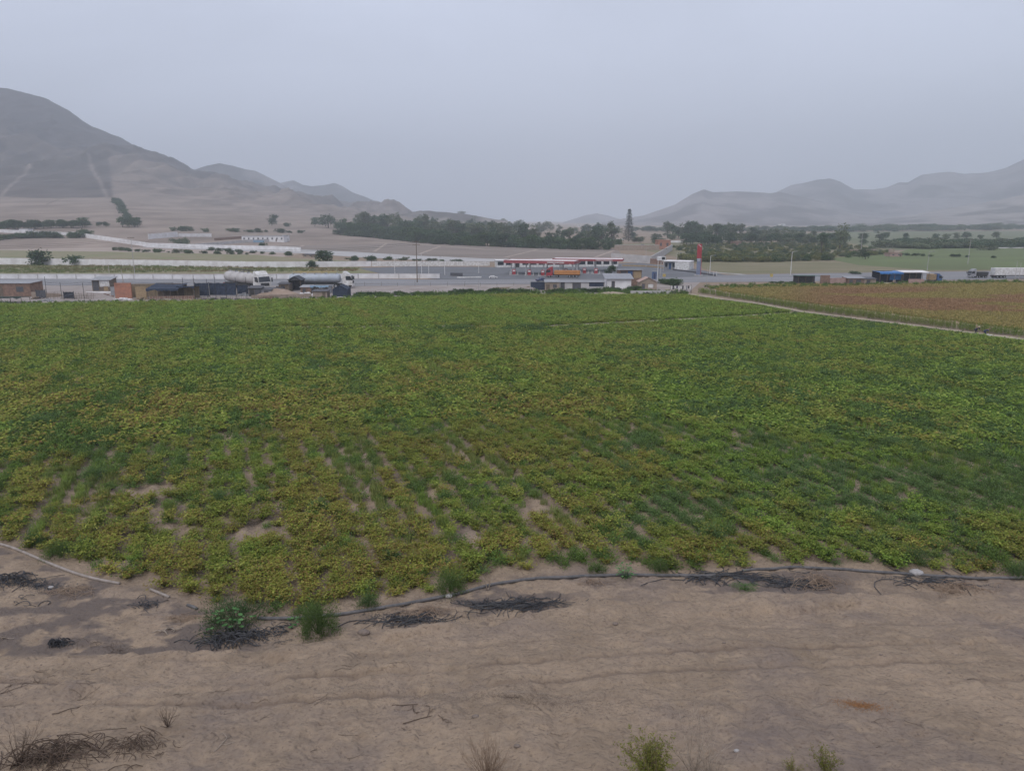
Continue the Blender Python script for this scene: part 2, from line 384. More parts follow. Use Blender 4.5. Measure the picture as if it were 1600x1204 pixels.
M_sandf = mat('pale_sand_strip', (.38, .31, .27), (.29, .235, .2), .95, .05, coord='pos', stretch=(.3, 1, 1))
M_redf = mat('russet_stubble', (.35, .27, .17), (.29, .19, .14), .95, .12, coord='pos', stretch=(.5, 1, 1))
M_conband = mat('pale_concrete_band', (.44, .43, .43), (.34, .33, .33), .9, .1, coord='pos', stretch=(.3, 1, 1))
M_path = mat('trodden_path', (.38, .32, .25), (.27, .225, .17), .95, .6, coord='pos')
M_under = mat('field_soil', (.20, .155, .115), (.13, .11, .07), .95, .8, coord='pos')
Z = .03
sheet('lot_dirt', [(-900, 441), (700, 441), (1095, 440), (1075, 458), (800, 460), (560, 466), (0, 477), (-900, 492)], M_lot, Z)
sheet('road', [(-900, 434.5), (560, 435.5), (690, 437), (1000, 436), (1130, 430), (1250, 427.5), (1600, 423), (2600, 414), (2600, 428), (1600, 436), (1340, 439), (1200, 440.5), (1100, 441), (830, 444), (560, 447), (0, 446), (-900, 446)], M_road, Z*2)
for k in range(2):
    ribbon('road_markings', [(-900, 441.5+k*2.4), (0, 440+k*2.2), (560, 440.5+k*2.2), (700, 440.5+k*2), (830, 440+k*1)] , .16, M_white, Z*3)
ribbon('road_markings', [(1120, 437), (1250, 434.5), (1600, 430.5), (2400, 423)], .18, M_white, Z*3)
sheet('forecourt', [(560, 419), (640, 416.5), (780, 417.5), (1000, 411), (1090, 421), (1135, 430), (1000, 436), (690, 437), (600, 429)], M_asph, Z*2.5)
sheet('strip_field', [(-900, 411), (0, 413), (250, 413), (400, 416), (560, 417), (640, 424), (560, 427), (0, 428), (-900, 429)], M_fgrn, Z)
sheet('green_strip', [(-900, 389), (0, 391), (160, 393), (400, 398), (470, 404), (560, 408), (400, 409), (240, 405), (0, 403), (-900, 402)], M_fgrn, Z*1.3)
sheet('sand_strip', [(-900, 381), (0, 384), (180, 383.5), (400, 389), (470, 397), (440, 402), (400, 398), (160, 393), (0, 391), (-900, 389)], M_sandf, Z)
sheet('brown_field', [(-900, 378), (240, 377), (480, 362), (560, 368.5), (700, 381), (850, 387), (965, 389), (975, 404), (780, 406), (640, 403), (560, 396), (400, 388), (180, 383), (-900, 381)], M_ploughed, Z)
sheet('covered_strip', [(-400, 373), (100, 377.5), (300, 384.5), (450, 389), (560, 397), (470, 396), (300, 389.5), (100, 382), (-400, 377)], M_conband, Z*2.3)
sheet('concrete_band', [(430, 388), (560, 394), (640, 399), (780, 405), (850, 404.5), (850, 408), (770, 408.8), (690, 408), (560, 402), (420, 392)], M_conband, Z*2)
for a, b in (((520, 368), (470, 385)), ((690, 384), (655, 397)), ((840, 390), (790, 402)), ((960, 391), (930, 402)), ((610, 376), (585, 393))):
    ribbon('farm_track', [a, b], 2.0, M_sandf, Z*2, wob=.3)
ribbon('farm_track', [(250, 378), (480, 366), (600, 377), (760, 390), (960, 396)], 4.0, M_sandf, Z*1.7, wob=.3)
sheet('brown_meadow', [(1078, 407), (1200, 407), (1330, 408), (1600, 416), (2400, 405), (2400, 412), (1600, 422), (1250, 427), (1140, 429), (1100, 420)], M_fbrn, Z)
sheet('green_meadow', [(1290, 404), (1400, 396), (1420, 389), (2400, 380), (2400, 408), (1600, 420.5), (1450, 422), (1340, 414)], M_fgrn2, Z*1.8)
sheet('far_meadow', [(1180, 368), (1330, 362), (2600, 356), (2600, 381), (1400, 391), (1300, 385)], M_fgrn3, Z)
sheet('scrub_soil', [(960, 382), (1050, 378), (1320, 378), (1400, 392), (1330, 406), (1200, 409), (1085, 409), (1050, 400)], M_fbrn, Z*1.6)
sheet('russet_field', [(1100, 447), (1200, 444), (1600, 440), (2300, 432), (2300, 600), (1600, 520), (1300, 482), (1130, 458)], M_redf, Z)
PATH = [(1040, 452), (1075, 459.5), (1130, 468), (1180, 474), (1250, 487), (1320, 496), (1450, 512), (1600, 531), (1800, 556), (2100, 592)]
ribbon('path', PATH, 1.9, M_path, .13, wob=.25)
ribbon('path', [(-200, 519), (0, 516), (200, 514.5), (430, 512.5), (650, 510), (760, 511)], 1.0, M_path, .12, wob=.5)
ribbon('path', [(850, 511), (1000, 503.5), (1120, 497), (1250, 489)], 1.5, M_path, .12, wob=.4)
ribbon('path', [(1090, 424), (1150, 428), (1170, 430)], 2.5, M_conband, Z*1.5)
# ------------------------------------------------------------------ hills
def vc_mat(name):
    m = bpy.data.materials.new(name); m.use_nodes = True; N = m.node_tree.nodes; L = m.node_tree.links
    a = N.new('ShaderNodeAttribute'); a.attribute_name = 'cover'; b = N['Principled BSDF']; b.inputs['Roughness'].default_value = 1; b.inputs['Specular IOR Level'].default_value = .05
    g = N.new('ShaderNodeNewGeometry'); n = N.new('ShaderNodeTexNoise'); n.inputs['Scale'].default_value = .03; n.inputs['Detail'].default_value = 8
    mp = N.new('ShaderNodeMapping'); mp.inputs['Scale'].default_value = (1, .4, 1.5); L.new(g.outputs['Position'], mp.inputs[0]); L.new(mp.outputs[0], n.inputs[0])
    mr = N.new('ShaderNodeMapRange'); mr.inputs[1].default_value = .3; mr.inputs[2].default_value = .7; mr.inputs[3].default_value = .72; mr.inputs[4].default_value = 1.22
    L.new(n.outputs[0], mr.inputs[0]); hs = N.new('ShaderNodeHueSaturation'); L.new(mr.outputs[0], hs.inputs['Value']); L.new(a.outputs[0], hs.inputs['Color'])
    L.new(hs.outputs[0], b.inputs['Base Color']); return m
HM = vc_mat('dry_hillside')
def polar(name, pxs, rs, hf, cf):
    P, R = np.meshgrid(pxs, rs); t = (P-800)*CP/FPX; az = np.arctan(t); X = R*np.sin(az); Y = R*np.cos(az)
    Zz = hf(X.ravel(), Y.ravel(), P.ravel(), R.ravel()); nx, ny = len(pxs), len(rs)
    me = bpy.data.meshes.new(name); co = np.stack([X.ravel(), Y.ravel(), Zz], 1).astype(np.float32)
    i = (np.arange(ny-1)[:, None]*nx+np.arange(nx-1)[None, :]).ravel(); q = np.stack([i, i+1, i+nx+1, i+nx], 1).ravel().astype(np.int32)
    me.vertices.add(nx*ny); me.vertices.foreach_set('co', co.ravel()); me.loops.add(len(q)); me.loops.foreach_set('vertex_index', q)
    me.polygons.add(len(i)); me.polygons.foreach_set('loop_start', np.arange(0, len(q), 4, dtype=np.int32)); me.update(calc_edges=True); me.shade_smooth()
    col = cf(X.ravel(), Y.ravel(), P.ravel(), R.ravel(), Zz); a = me.color_attributes.new('cover', 'FLOAT_COLOR', 'POINT')
    a.data.foreach_set('color', np.concatenate([col, np.ones((len(col), 1))], 1).astype(np.float32).ravel())
    me.materials.append(HM); o = bpy.data.objects.new(name, me); C.objects.link(o); return tag(o, kind='structure')
def lerp3(a, b, t): return np.array(a)[None, :]*(1-t[:, None])+np.array(b)[None, :]*t[:, None]
def colA(X, Y, P, R, Zz):
    n = fbm(X/90, Y/60, 61, 4); n2 = fbm(X/25+9, Y/120, 66, 4)
    tan = (.275, .225, .195); dark = (.115, .10, .095); brown = (.165, .14, .128)
    edge = R+(n-.5)*60
    d = ss((edge-1300)/14)*ss((2050-R-(n-.5)*300)/150)*ss((185-P)/8+ (n-.5)*.5)   # planted dark scrub block
    c = lerp3(tan, brown, ss((R-1500)/900+(n-.5)*1.2))
    pr = ss((n2-.47)*9)*ss((R-1150)/300)*.55
    c = c*(1-pr[:, None])+np.array(brown)[None, :]*.8*pr[:, None]
    up = ss((R-1850)/450+(n-.5)*1.4)*ss((420-P)/150)
    c = c*(1-up[:, None])+np.array((.10, .09, .095))[None, :]*up[:, None]
    low = ss((1240-R)/260)*ss((P-230)/40)*ss((n-.42)*6)*.5
    c = c*(1-low[:, None])+np.array((.27, .225, .19))[None, :]*low[:, None]
    c = c*(1-d[:, None])+np.array(dark)[None, :]*d[:, None]
    c = c*(.85+.3*n2[:, None])*(.92-.27*ss((Zz-30)/150))[:, None]
    for (p0, r0, p1, r1, w) in ((4, 1300, 75, 1950, 3.5), (150, 1950, 172, 1300, 3.5), (75, 1120, 98, 1300, 2)):
        f = (R-min(r0, r1))/abs(r1-r0); t = p0+(p1-p0)*(R-r0)/(r1-r0)
        k = np.exp(-((P-t)/w)**2)*((f > 0) & (f < 1))
        tgt = np.array((.20, .17, .155) if w > 3 else (.14, .12, .10))
        c = c*(1-k[:, None])+tgt[None, :]*k[:, None]
    return c
polar('hill', np.concatenate([np.arange(-2600, -40, 12.), np.arange(-40, 758, 2.)]), np.concatenate([np.arange(560, 1280, 14.), np.arange(1280, 2700, 9.), np.arange(2700, 4300, 60.)]), lambda X, Y, P, R: hillA(X, Y), colA)
def ridge_hill(name, prof, rf, rr, rb, seed, tone, e=1.3, amp=.34, w=2.0, jag=1.2):
    px = np.arange(prof[0][0], prof[-1][0]+1, w)
    yy = np.interp(px, [a for a, b in prof], [b for a, b in prof])+(fbm(px/18, px*0+seed, seed, 3)-.5)*jag
    top = np.array([CAMH+rr*tanel(p, q) for p, q in zip(px, yy)]); top = np.maximum(top, -2)
    def hf(X, Y, P, R):
        t = np.interp(P, px, top); f = np.clip((R-rf)/(rr-rf), 0, 1)
        n = fbm(X/(rr*.05), Y/(rr*.13), seed+5, 5)-.5; g = 1-np.abs(2*fbm(X/(rr*.035), Y/(rr*.2), seed+9, 3)-1)
        h = t*f**e*(1+amp*2.4*n*(1-f)**.6*f**.2)*(1-.35*(1-g)*(f*(1-f))*4*.5)
        b = np.clip((R-rr)/(rb-rr), 0, 1); h = np.where(R > rr, t*(1-b)**1.2, h)
        return h-1.5*(f <= 0)-1.5*(b >= 1)
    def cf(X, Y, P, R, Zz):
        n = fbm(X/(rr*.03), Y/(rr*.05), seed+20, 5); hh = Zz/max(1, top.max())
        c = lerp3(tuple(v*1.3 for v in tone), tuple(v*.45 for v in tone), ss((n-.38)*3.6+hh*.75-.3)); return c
    rs = np.concatenate([np.linspace(rf, rr, 70), np.linspace(rr, rb, 12)[1:]])
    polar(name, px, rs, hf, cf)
T1 = (.15, .132, .135)
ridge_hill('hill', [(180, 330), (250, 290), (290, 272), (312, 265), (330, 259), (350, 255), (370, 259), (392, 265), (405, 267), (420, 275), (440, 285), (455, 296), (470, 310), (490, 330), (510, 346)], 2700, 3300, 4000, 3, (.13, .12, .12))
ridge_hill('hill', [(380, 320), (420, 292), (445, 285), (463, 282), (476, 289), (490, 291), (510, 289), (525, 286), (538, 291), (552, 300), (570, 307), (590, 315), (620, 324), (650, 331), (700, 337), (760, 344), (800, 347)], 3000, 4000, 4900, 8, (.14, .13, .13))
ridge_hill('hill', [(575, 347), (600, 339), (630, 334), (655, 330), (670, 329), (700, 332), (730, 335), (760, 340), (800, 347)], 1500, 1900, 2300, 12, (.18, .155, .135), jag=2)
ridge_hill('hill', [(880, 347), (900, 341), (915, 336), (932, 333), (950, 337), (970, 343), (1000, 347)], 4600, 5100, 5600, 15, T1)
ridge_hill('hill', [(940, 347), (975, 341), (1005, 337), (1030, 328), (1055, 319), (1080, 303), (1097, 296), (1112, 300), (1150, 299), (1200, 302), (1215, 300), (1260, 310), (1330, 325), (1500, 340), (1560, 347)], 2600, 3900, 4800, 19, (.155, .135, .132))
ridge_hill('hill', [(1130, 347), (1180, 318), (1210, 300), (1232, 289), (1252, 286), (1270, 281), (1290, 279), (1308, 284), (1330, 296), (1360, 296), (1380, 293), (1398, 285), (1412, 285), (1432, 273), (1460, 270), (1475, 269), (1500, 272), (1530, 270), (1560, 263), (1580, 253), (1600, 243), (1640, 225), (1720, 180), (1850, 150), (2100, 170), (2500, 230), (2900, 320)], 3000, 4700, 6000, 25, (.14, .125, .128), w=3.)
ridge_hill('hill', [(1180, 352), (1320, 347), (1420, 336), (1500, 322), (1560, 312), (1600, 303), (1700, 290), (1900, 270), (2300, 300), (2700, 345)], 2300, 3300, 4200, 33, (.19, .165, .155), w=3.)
# ------------------------------------------------------------------ trees
def lobes_crown(mb, rng, lobes, ncl, nlf, leaf, spread):
    for (cx, cy, cz, rx, rz) in lobes:
        for _ in range(ncl):
            a = rng.uniform(0, 6.283); b = math.asin(rng.uniform(-.65, 1)); k = rng.uniform(.55, 1.0)
            c = Vector((cx+rx*k*math.cos(a)*math.cos(b), cy+rx*k*math.sin(a)*math.cos(b), cz+rz*k*math.sin(b)))
            for _ in range(nlf):
                p = c+Vector((rng.gauss(0, spread), rng.gauss(0, spread), rng.gauss(0, spread*.7)))
                d = Vector((rng.uniform(-1, 1), rng.uniform(-1, 1), rng.uniform(-.7, .7)))
                mb.leaf(p, d, leaf*rng.uniform(.5, 1), leaf*rng.uniform(.7, 1.5), fold=.2)
def tree_variant(kind, seed):
    rng = random.Random(seed); tr = MB(); cr = MB()
    if kind == 'round':
        lob = [(rng.uniform(-.28, .28), rng.uniform(-.28, .28), rng.uniform(.28, .74), rng.uniform(.2, .3), rng.uniform(.18, .26)) for _ in range(8)]+[(0, 0, .42, .36, .36)]
        a = (14, 9, .07, .05); h0 = .5
    elif kind == 'tall':
        lob = [(rng.uniform(-.14, .14), rng.uniform(-.14, .14), rng.uniform(.2, .88), rng.uniform(.13, .2), rng.uniform(.12, .18)) for _ in range(11)]
        a = (12, 9, .055, .035); h0 = .7
    elif kind == 'airy':
        lob = [(rng.uniform(-.24, .24), rng.uniform(-.2, .2), rng.uniform(.3, .9), rng.uniform(.1, .17), rng.uniform(.08, .13)) for _ in range(11)]
        a = (9, 8, .05, .03); h0 = .8
    else:
        lob = [(rng.uniform(-.5, .5), rng.uniform(-.4, .4), rng.uniform(.08, .55), rng.uniform(.3, .45), rng.uniform(.25, .4)) for _ in range(7)]
        a = (12, 10, .12, .08); h0 = .3
    lobes_crown(cr, rng, lob, *a)
    r0 = .03 if kind != 'bush' else .05
    tr.tube([(0, 0, -.03), (rng.uniform(-.02, .02), 0, h0*.5), (rng.uniform(-.03, .03), rng.uniform(-.03, .03), h0)], r0, 6, r0*.5)
    for l in lob[:6]:
        z0 = rng.uniform(.2, .8)*h0; tr.tube([(0, 0, z0), (l[0]*.5, l[1]*.5, (z0+l[2])/2+.02), (l[0], l[1], l[2])], r0*.45, 5, r0*.15)
    return tr, cr
TREES = {}
def tree(kind, leafm, loc, h, wide=1.0, label='', cat='tree', group=None, name=None, var=None):
    v = RNG.randrange(3) if var is None else var; key = (kind, v, leafm.name)
    nm = name or ('bush' if kind == 'bush' else {'round': 'broadleaf_tree', 'tall': 'tall_tree', 'airy': 'eucalyptus_tree'}[kind])
    if key not in TREES:
        tr, cr = tree_variant(kind, hash((kind == 'round', kind == 'tall', v)) % 1000+v*7+len(kind))
        a = tr.build('trunk', M_bark, link=False).data; b = cr.build('crown', leafm, link=False).data; TREES[key] = (a, b)
    a, b = TREES[key]
    o = thing(nm, label, cat, loc, RNG.uniform(0, 6.28), group, (h*wide, h*wide, h))
    for n_, me in (('trunk' if kind != 'bush' else 'stem', a), ('crown', b)):
        c = bpy.data.objects.new(n_, me); C.objects.link(c); c.parent = o
    return o
def row(kind, leafm, pts, n, hpx, wide, label, cat, group, jit=2.0, name=None):
    """n trees whose feet follow a line; heights about hpx photo pixels"""
    P = [G(*p) for p in pts]; seg = [(a-b).length for a, b in zip(P, P[1:])]; T = sum(seg)
    for i in range(n):
        s = (i+.5+RNG.uniform(-.35, .35))/n*T; k = 0
        while k < len(seg)-1 and s > seg[k]: s -= seg[k]; k += 1
        p = P[k].lerp(P[k+1], min(1, s/seg[k])); p.x += RNG.uniform(-jit, jit); p.y += RNG.uniform(-jit, jit)
        p.z = H1(p.x, p.y); h = RNG.uniform(*hpx)*mpp(p)
        kk = RNG.choice(kind) if isinstance(kind, tuple) else kind; lm = RNG.choice(leafm) if isinstance(leafm, tuple) else leafm
        tree(kk, lm, p, h, wide*RNG.uniform(.85, 1.2), label, cat, group, name)
def one(kind, lm, px, py, hpx, wide, label, cat='tree', name=None, group=None, var=None):
    p = G(px, py); return tree(kind, lm, p, hpx*mpp(p), wide, label, cat, group, name, var)
row('bush', (L_dark, L_mid), [(535, 366.5), (620, 374.5), (700, 382), (780, 385.5), (860, 388.5), (955, 390.5)], 60, (7, 11), 1.7, 'low dark bush filling the foot of the long tree belt above the brown field', 'bush', 'undergrowth of the tree belt', 3)
# the long belt above the brown field
row('round', (L_dark, L_mid), [(535, 366), (620, 374), (700, 381.5), (780, 385), (860, 388), (955, 390)], 84, (17, 25), 1.2, 'green broadleaf tree in the front row of the long tree belt above the brown field', 'tree', 'front row of the tree belt above the brown field', 4)
row(('round', 'tall'), (L_dark, L_grey), [(560, 362), (640, 368), (720, 374), (800, 378), (880, 380), (960, 382)], 64, (16, 35), 1.1, 'taller dark tree standing in the back of the long tree belt above the brown field', 'tree', 'back row of the tree belt above the brown field', 12)
one('round', L_dark, 492, 354, 19, .8, 'small dark round tree, leftmost of the trees at the left end of the long belt')
one('round', L_dark, 513, 356, 26, 1.15, 'large dark bushy tree at the left end of the long belt')
one('round', L_mid, 539, 361, 22, .7, 'small tree just right of the large bushy tree at the belt end')
one('airy', L_grey, 562, 358, 25, .9, 'pale grey-green tree above the left part of the belt')
one('airy', L_dark, 576, 360, 32, .9, 'dark open-crowned tree with twin tops above the belt')
one('airy', L_grey, 619, 364, 36, .8, 'thin open tree rising alone above the belt')
row(('airy', 'round'), (L_grey,), [(700, 345), (745, 347), (790, 352)], 12, (8, 15), 1.2, 'sparse hazy tree on the low knoll beyond the belt', 'tree', 'trees on the low knoll', 20)
# left side
row('round', L_dark, [(-60, 361), (0, 360), (60, 357), (132, 355)], 30, (12, 18), 1.3, 'dark tree in the hedge row below the tan slope at the far left', 'tree', 'hedge row at the far left', 3)
row('round', L_dark, [(152, 354), (172, 354)], 3, (7, 9), 1.3, 'low dark tree in the short gap row left of the slope trees', 'tree', 'short row below the tan slope', 1)
row('round', L_dark, [(182, 318), (190, 330), (200, 345), (205, 354)], 16, (10, 15), 1.1, 'dark tree in the line running up the tan slope', 'tree', 'tree line up the slope', 1)
row('round', L_dark, [(188, 355), (220, 355)], 4, (14, 20), 1.0, 'dark tree at the foot of the line running up the tan slope', 'tree', 'trees at the foot of the slope line', 2)
row('bush', (L_dark, L_mid), [(-40, 385), (30, 383), (145, 379)], 26, (7, 13), 1.4, 'dark bush in the clump beside the pale wall at the left', 'bush', 'bushes beside the pale wall at the left', 4)
one('bush', L_grey, 282, 385, 16, 1.3, 'large pale grey-green round bush in front of the white walls', 'bush')
one('round', L_dark, 425, 353, 20, 1.0, 'dark round tree standing alone on the tan plain')
one('bush', L_dark, 450, 354, 7, 1.4, 'low dark bush right of the lone tree on the tan plain', 'bush')
row('bush', (L_dark, L_grey), [(262, 360), (300, 361), (322, 362)], 5, (6, 10), 1.3, 'scrubby bush behind the white compound wall', 'bush', 'bushes behind the white compound wall', 3)
row('bush', (L_dark, L_grey), [(355, 362), (400, 363), (470, 364)], 9, (4, 9), 1.6, 'low dark bush on the brown ground beyond the blue shed', 'bush', 'bushes beyond the blue shed', 5)
one('bush', L_mid, 413, 390, 13, .9, 'small green tree-like bush at the end of the sand strip', 'bush')
row('bush', (L_dark, L_mid, L_grey), [(175, 391), (230, 394), (300, 396), (352, 397), (400, 398)], 19, (3, 8), 1.3, 'small dark shrub dotted along the sand strip', 'shrub', 'shrubs along the sand strip', 1, 'shrub')
row('bush', (L_dark, L_mid), [(330, 391), (400, 396), (470, 400)], 10, (4, 8), 1.5, 'low green bush on the bank left of the dark round trees', 'bush', 'bushes on the bank', 2)
row('bush', (L_grey, L_mid), [(535, 405), (600, 406), (720, 409)], 16, (3, 7), 1.5, 'low olive bush behind the white boundary wall', 'bush', 'bushes behind the white boundary wall', 1)
one('bush', L_dark, 66, 413.8, 27, 1.0, 'large dark round tree in front of the pale wall, left of its smaller twin', name='broadleaf_tree')
one('bush', L_dark, 112, 414.2, 20, 1.1, 'smaller dark round tree in front of the pale wall', name='broadleaf_tree')
one('round', L_dark, 511, 416, 29, 1.25, 'dark bushy tree with a thick stem in front of the pale wall')
one('bush', L_dark, 490, 418, 13, 1.0, 'dark bush at the foot of the thick-stemmed tree', 'bush')
one('bush', L_dark, 551, 408, 9, 1.3, 'dark round bush behind the wall, left one of two', 'bush')
one('bush', L_dark, 580, 408, 10, 1.3, 'dark round bush behind the wall, right one of two', 'bush')
one('bush', L_grey, 555, 416, 7, 1.2, 'small grey bush against the front of the pale wall', 'bush')
one('bush', L_dark, 196, 412.5, 6, 1.2, 'tiny dark bush against the pale wall near the utility pole', 'bush')
one('bush', L_grey, 338, 415, 5, 1.5, 'tiny flat bush against the pale wall right of the pole', 'bush')
one('round', L_dark, 954, 431, 19, 1.2, 'dark spreading tree beside the forecourt shack')
# right side groves
row('tall', (L_dark, L_grey), [(1063, 372), (1085, 374), (1110, 375), (1125, 374)], 22, (20, 27), 1.1, 'tall hazy tree in the grove behind the red totem sign', 'tree', 'grove behind the totem sign', 14)
row('round', (L_dark,), [(1078, 381), (1110, 383), (1135, 382)], 13, (15, 22), 1.2, 'dark lower tree at the front of the grove behind the red totem sign', 'tree', 'front trees of the grove behind the totem sign', 8)
row('tall', (L_grey, L_dark), [(1128, 371), (1157, 373)], 10, (19, 24), 1.0, 'tall grey-green tree in the right half of the grove', 'tree', 'right half of the grove', 12)
row('round', (L_dark, L_grey), [(985, 372), (1040, 374), (1060, 376)], 8, (6, 12), 1.2, 'low hazy tree between the tall conifer and the grove', 'tree', 'trees right of the conifer', 12)
row('round', (L_dark, L_grey), [(1158, 378), (1200, 379), (1260, 381), (1310, 382)], 46, (9, 20), 1.35, 'hazy tree in the broken row right of the grove', 'tree', 'broken tree row right of the grove', 14)
one('tall', L_dark, 1283, 394, 30, 1.1, 'dark tree just left of the tallest brownish tree')
one('tall', L_grey, 1312, 390, 41, 1.1, 'tallest brownish-green tree rising above the right-hand row')
one('round', L_dark, 1352, 405, 18, 1.3, 'dark bush-like tree in front of the small ruin', 'tree')
row('round', (L_grey, L_dark), [(1325, 377), (1400, 374), (1480, 376), (1700, 372)], 20, (7, 15), 1.0, 'distant hazy tree scattered over the far green plain', 'tree', 'scattered trees on the far plain', 25)
row('bush', (L_dark, L_mid), [(1340, 397), (1380, 398), (1470, 401), (1560, 403)], 14, (3, 8), 1.3, 'small dark bush in the green meadow by the ruin', 'bush', 'bushes in the green meadow', 5)
row('bush', (L_mid, L_dark), [(1060, 446), (1035, 443)], 5, (9, 13), 1.4, 'green bush in the hedge behind the clothes line', 'bush', 'hedge behind the clothes line', .5)
row('bush', (L_mid, L_dark), [(555, 463), (600, 461), (680, 461.5)], 13, (5, 9), 1.6, 'low green bush on the field edge in front of the open lot', 'bush', 'bushes on the field edge, left part', .8)
row('bush', (L_mid, L_dark), [(700, 460), (760, 457.5), (830, 458)], 15, (5, 11), 1.5, 'green bush on the field edge by the bright block wall end', 'bush', 'bushes on the field edge, middle part', 1.2)
row('bush', (L_mid, L_dark), [(850, 459), (930, 456), (1000, 455)], 14, (5, 10), 1.5, 'green bush on the field edge below the row of shacks', 'bush', 'bushes on the field edge below the shacks', 1.0)
one('bush', L_dark, 1337, 428, 6, 2.2, 'low dark rounded bush on the verge right of the lamp posts', 'bush')
row('bush', L_mid, [(1205, 443), (1240, 442.5)], 5, (3, 5), 2.2, 'flat green bush on the verge in front of the pink wall', 'bush', 'flat bushes on the verge', 1)
row(('round', 'tall'), (L_grey, L_dark), [(1165, 372), (1260, 374), (1340, 375)], 34, (9, 17), 1.4, 'hazy tree in the broken band beyond the scrub plot', 'tree', 'tree band beyond the scrub plot', 20)
row('round', (L_dark, L_grey), [(1000, 379), (1025, 380), (1055, 382)], 9, (7, 12), 1.5, 'hazy tree in the low band right of the tall conifer', 'tree', 'low band right of the conifer', 8)
# tall conifer
def conifer():
    p = G(982, 377); h = 50*mpp(p); rng = random.Random(5)
    o = thing('norfolk_pine', 'tall narrow conifer with tiered branches standing alone on the skyline', 'tree', p)
    MB().tube([(0, 0, 0), (0, 0, h*.5), (0, 0, h)], .38, 8, .05).build('trunk', M_bark, o)
    cr = MB(); n = 22
    for i in range(n):
        f = i/(n-1); z = h*(.06+.9*f); R = h*.19*(1-f)**.8*(1+.15*math.sin(i*2.3))+.4
        nb = 7
        for k in range(nb):
            a = 6.283*k/nb+rng.uniform(-.3, .3)+i; rr = R*rng.uniform(.8, 1.1)
            q = lambda t: Vector((math.cos(a)*rr*t, math.sin(a)*rr*t, z-.14*rr*t+.24*rr*t*t))
            cr.tube([q(0), q(.5), q(1)], .07, 4, .02)
            for j in range(26):
                t = rng.uniform(.08, 1); c = q(t)+Vector((rng.gauss(0, .2), rng.gauss(0, .2), rng.gauss(0, .12))); d = Vector((math.cos(a)+rng.uniform(-.9, .9), math.sin(a)+rng.uniform(-.9, .9), rng.uniform(-.25, .35)))
                cr.leaf(c, d, .42, 1.15*(1.1-.5*t), fold=.3)
    cr.build('crown', L_pine, o)
conifer()
# ------------------------------------------------------------------ stuff made with instances
def gn_scatter(name, P, rots, scl, var, sources, attrs, kind='stuff', label=None):
    me = bpy.data.meshes.new(name); n = len(P); me.vertices.add(n); me.vertices.foreach_set('co', np.asarray(P, np.float32).ravel())
    def at(nm, typ, arr, key):
        a = me.attributes.new(nm, typ, 'POINT'); a.data.foreach_set(key, np.asarray(arr).ravel())
    at('rot', 'FLOAT_VECTOR', np.asarray(rots, np.float32), 'vector'); at('scl', 'FLOAT_VECTOR', np.asarray(scl, np.float32), 'vector'); at('var', 'INT', np.asarray(var, np.int32), 'value')
    for k, v in attrs.items(): at(k, 'FLOAT', np.asarray(v, np.float32), 'value')
    me.update(); o = bpy.data.objects.new(name, me); C.objects.link(o); tag(o, label, None, None, kind)
    ng = bpy.data.node_groups.new(name, 'GeometryNodeTree'); ng.interface.new_socket('Geometry', in_out='INPUT', socket_type='NodeSocketGeometry'); ng.interface.new_socket('Geometry', in_out='OUTPUT', socket_type='NodeSocketGeometry')
    N = ng.nodes; L = ng.links; gi = N.new('NodeGroupInput'); go = N.new('NodeGroupOutput'); jn = N.new('GeometryNodeJoinGeometry')
    def na(nm, t):
        a = N.new('GeometryNodeInputNamedAttribute'); a.data_type = t; a.inputs[0].default_value = nm; return a.outputs[0]
    ro = na('rot', 'FLOAT_VECTOR'); sc = na('scl', 'FLOAT_VECTOR'); va = na('var', 'INT')
    for i, s in enumerate(sources):
        cmp = N.new('FunctionNodeCompare'); cmp.data_type = 'INT'; cmp.operation = 'EQUAL'; L.new(va, cmp.inputs[2]); cmp.inputs[3].default_value = i
        oi = N.new('GeometryNodeObjectInfo'); oi.inputs[0].default_value = s; oi.inputs['As Instance'].default_value = True
        ip = N.new('GeometryNodeInstanceOnPoints'); L.new(gi.outputs[0], ip.inputs['Points']); L.new(cmp.outputs[0], ip.inputs['Selection'])
        L.new(oi.outputs['Geometry'], ip.inputs['Instance']); L.new(ro, ip.inputs['Rotation']); L.new(sc, ip.inputs['Scale']); L.new(ip.outputs[0], jn.inputs[0])
    L.new(jn.outputs[0], go.inputs[0]); md = o.modifiers.new('scatter', 'NODES'); md.node_group = ng
    return o
def row_stuff(kind, lms, pts, n, hpx, wide, label, jit):
    kind = kind if isinstance(kind, tuple) else (kind,); src = [tree_variant(k, 500+7*i)[1].build('wood_source', lm, link=False) for i, (k, lm) in enumerate([(k, lm) for k in kind for lm in lms])]
    P = [G(*p) for p in pts]; Q = []; sc = []; n = int(n*1.3)
    for i in range(n):
        f = RNG.random()*(len(P)-1); k = int(f); p = P[k].lerp(P[k+1], f-k); p.x += RNG.gauss(0, jit); p.y += RNG.gauss(0, jit); p.z = H1(p.x, p.y); h = RNG.uniform(*hpx)*mpp(p); Q.append(tuple(p)); sc.append((h*wide, h*wide, h))
    gn_scatter('far_wood', Q, [(0, 0, RNG.uniform(0, 6.28)) for _ in Q], sc, [RNG.randrange(len(src)) for _ in Q], src, {}, label=label)
row_stuff(('airy', 'round', 'tall'), (L_grey, L_dark), [(640, 358), (760, 362), (850, 365), (960, 368)], 44, (10, 20), 1.3, 'hazy far-off wood on the plain behind the long tree belt', 30)
row_stuff('bush', (L_grey, L_dark), [(1440, 388), (1500, 386), (1600, 385), (1750, 382)], 80, (8, 14), 2.0, 'long hazy hedge behind the green meadow', 14)
row_stuff('round', (L_grey, L_dark), [(1380, 361), (1480, 360), (1700, 358)], 90, (8, 12), 2.3, 'faint far-off hedge band below the right-hand hills', 30)
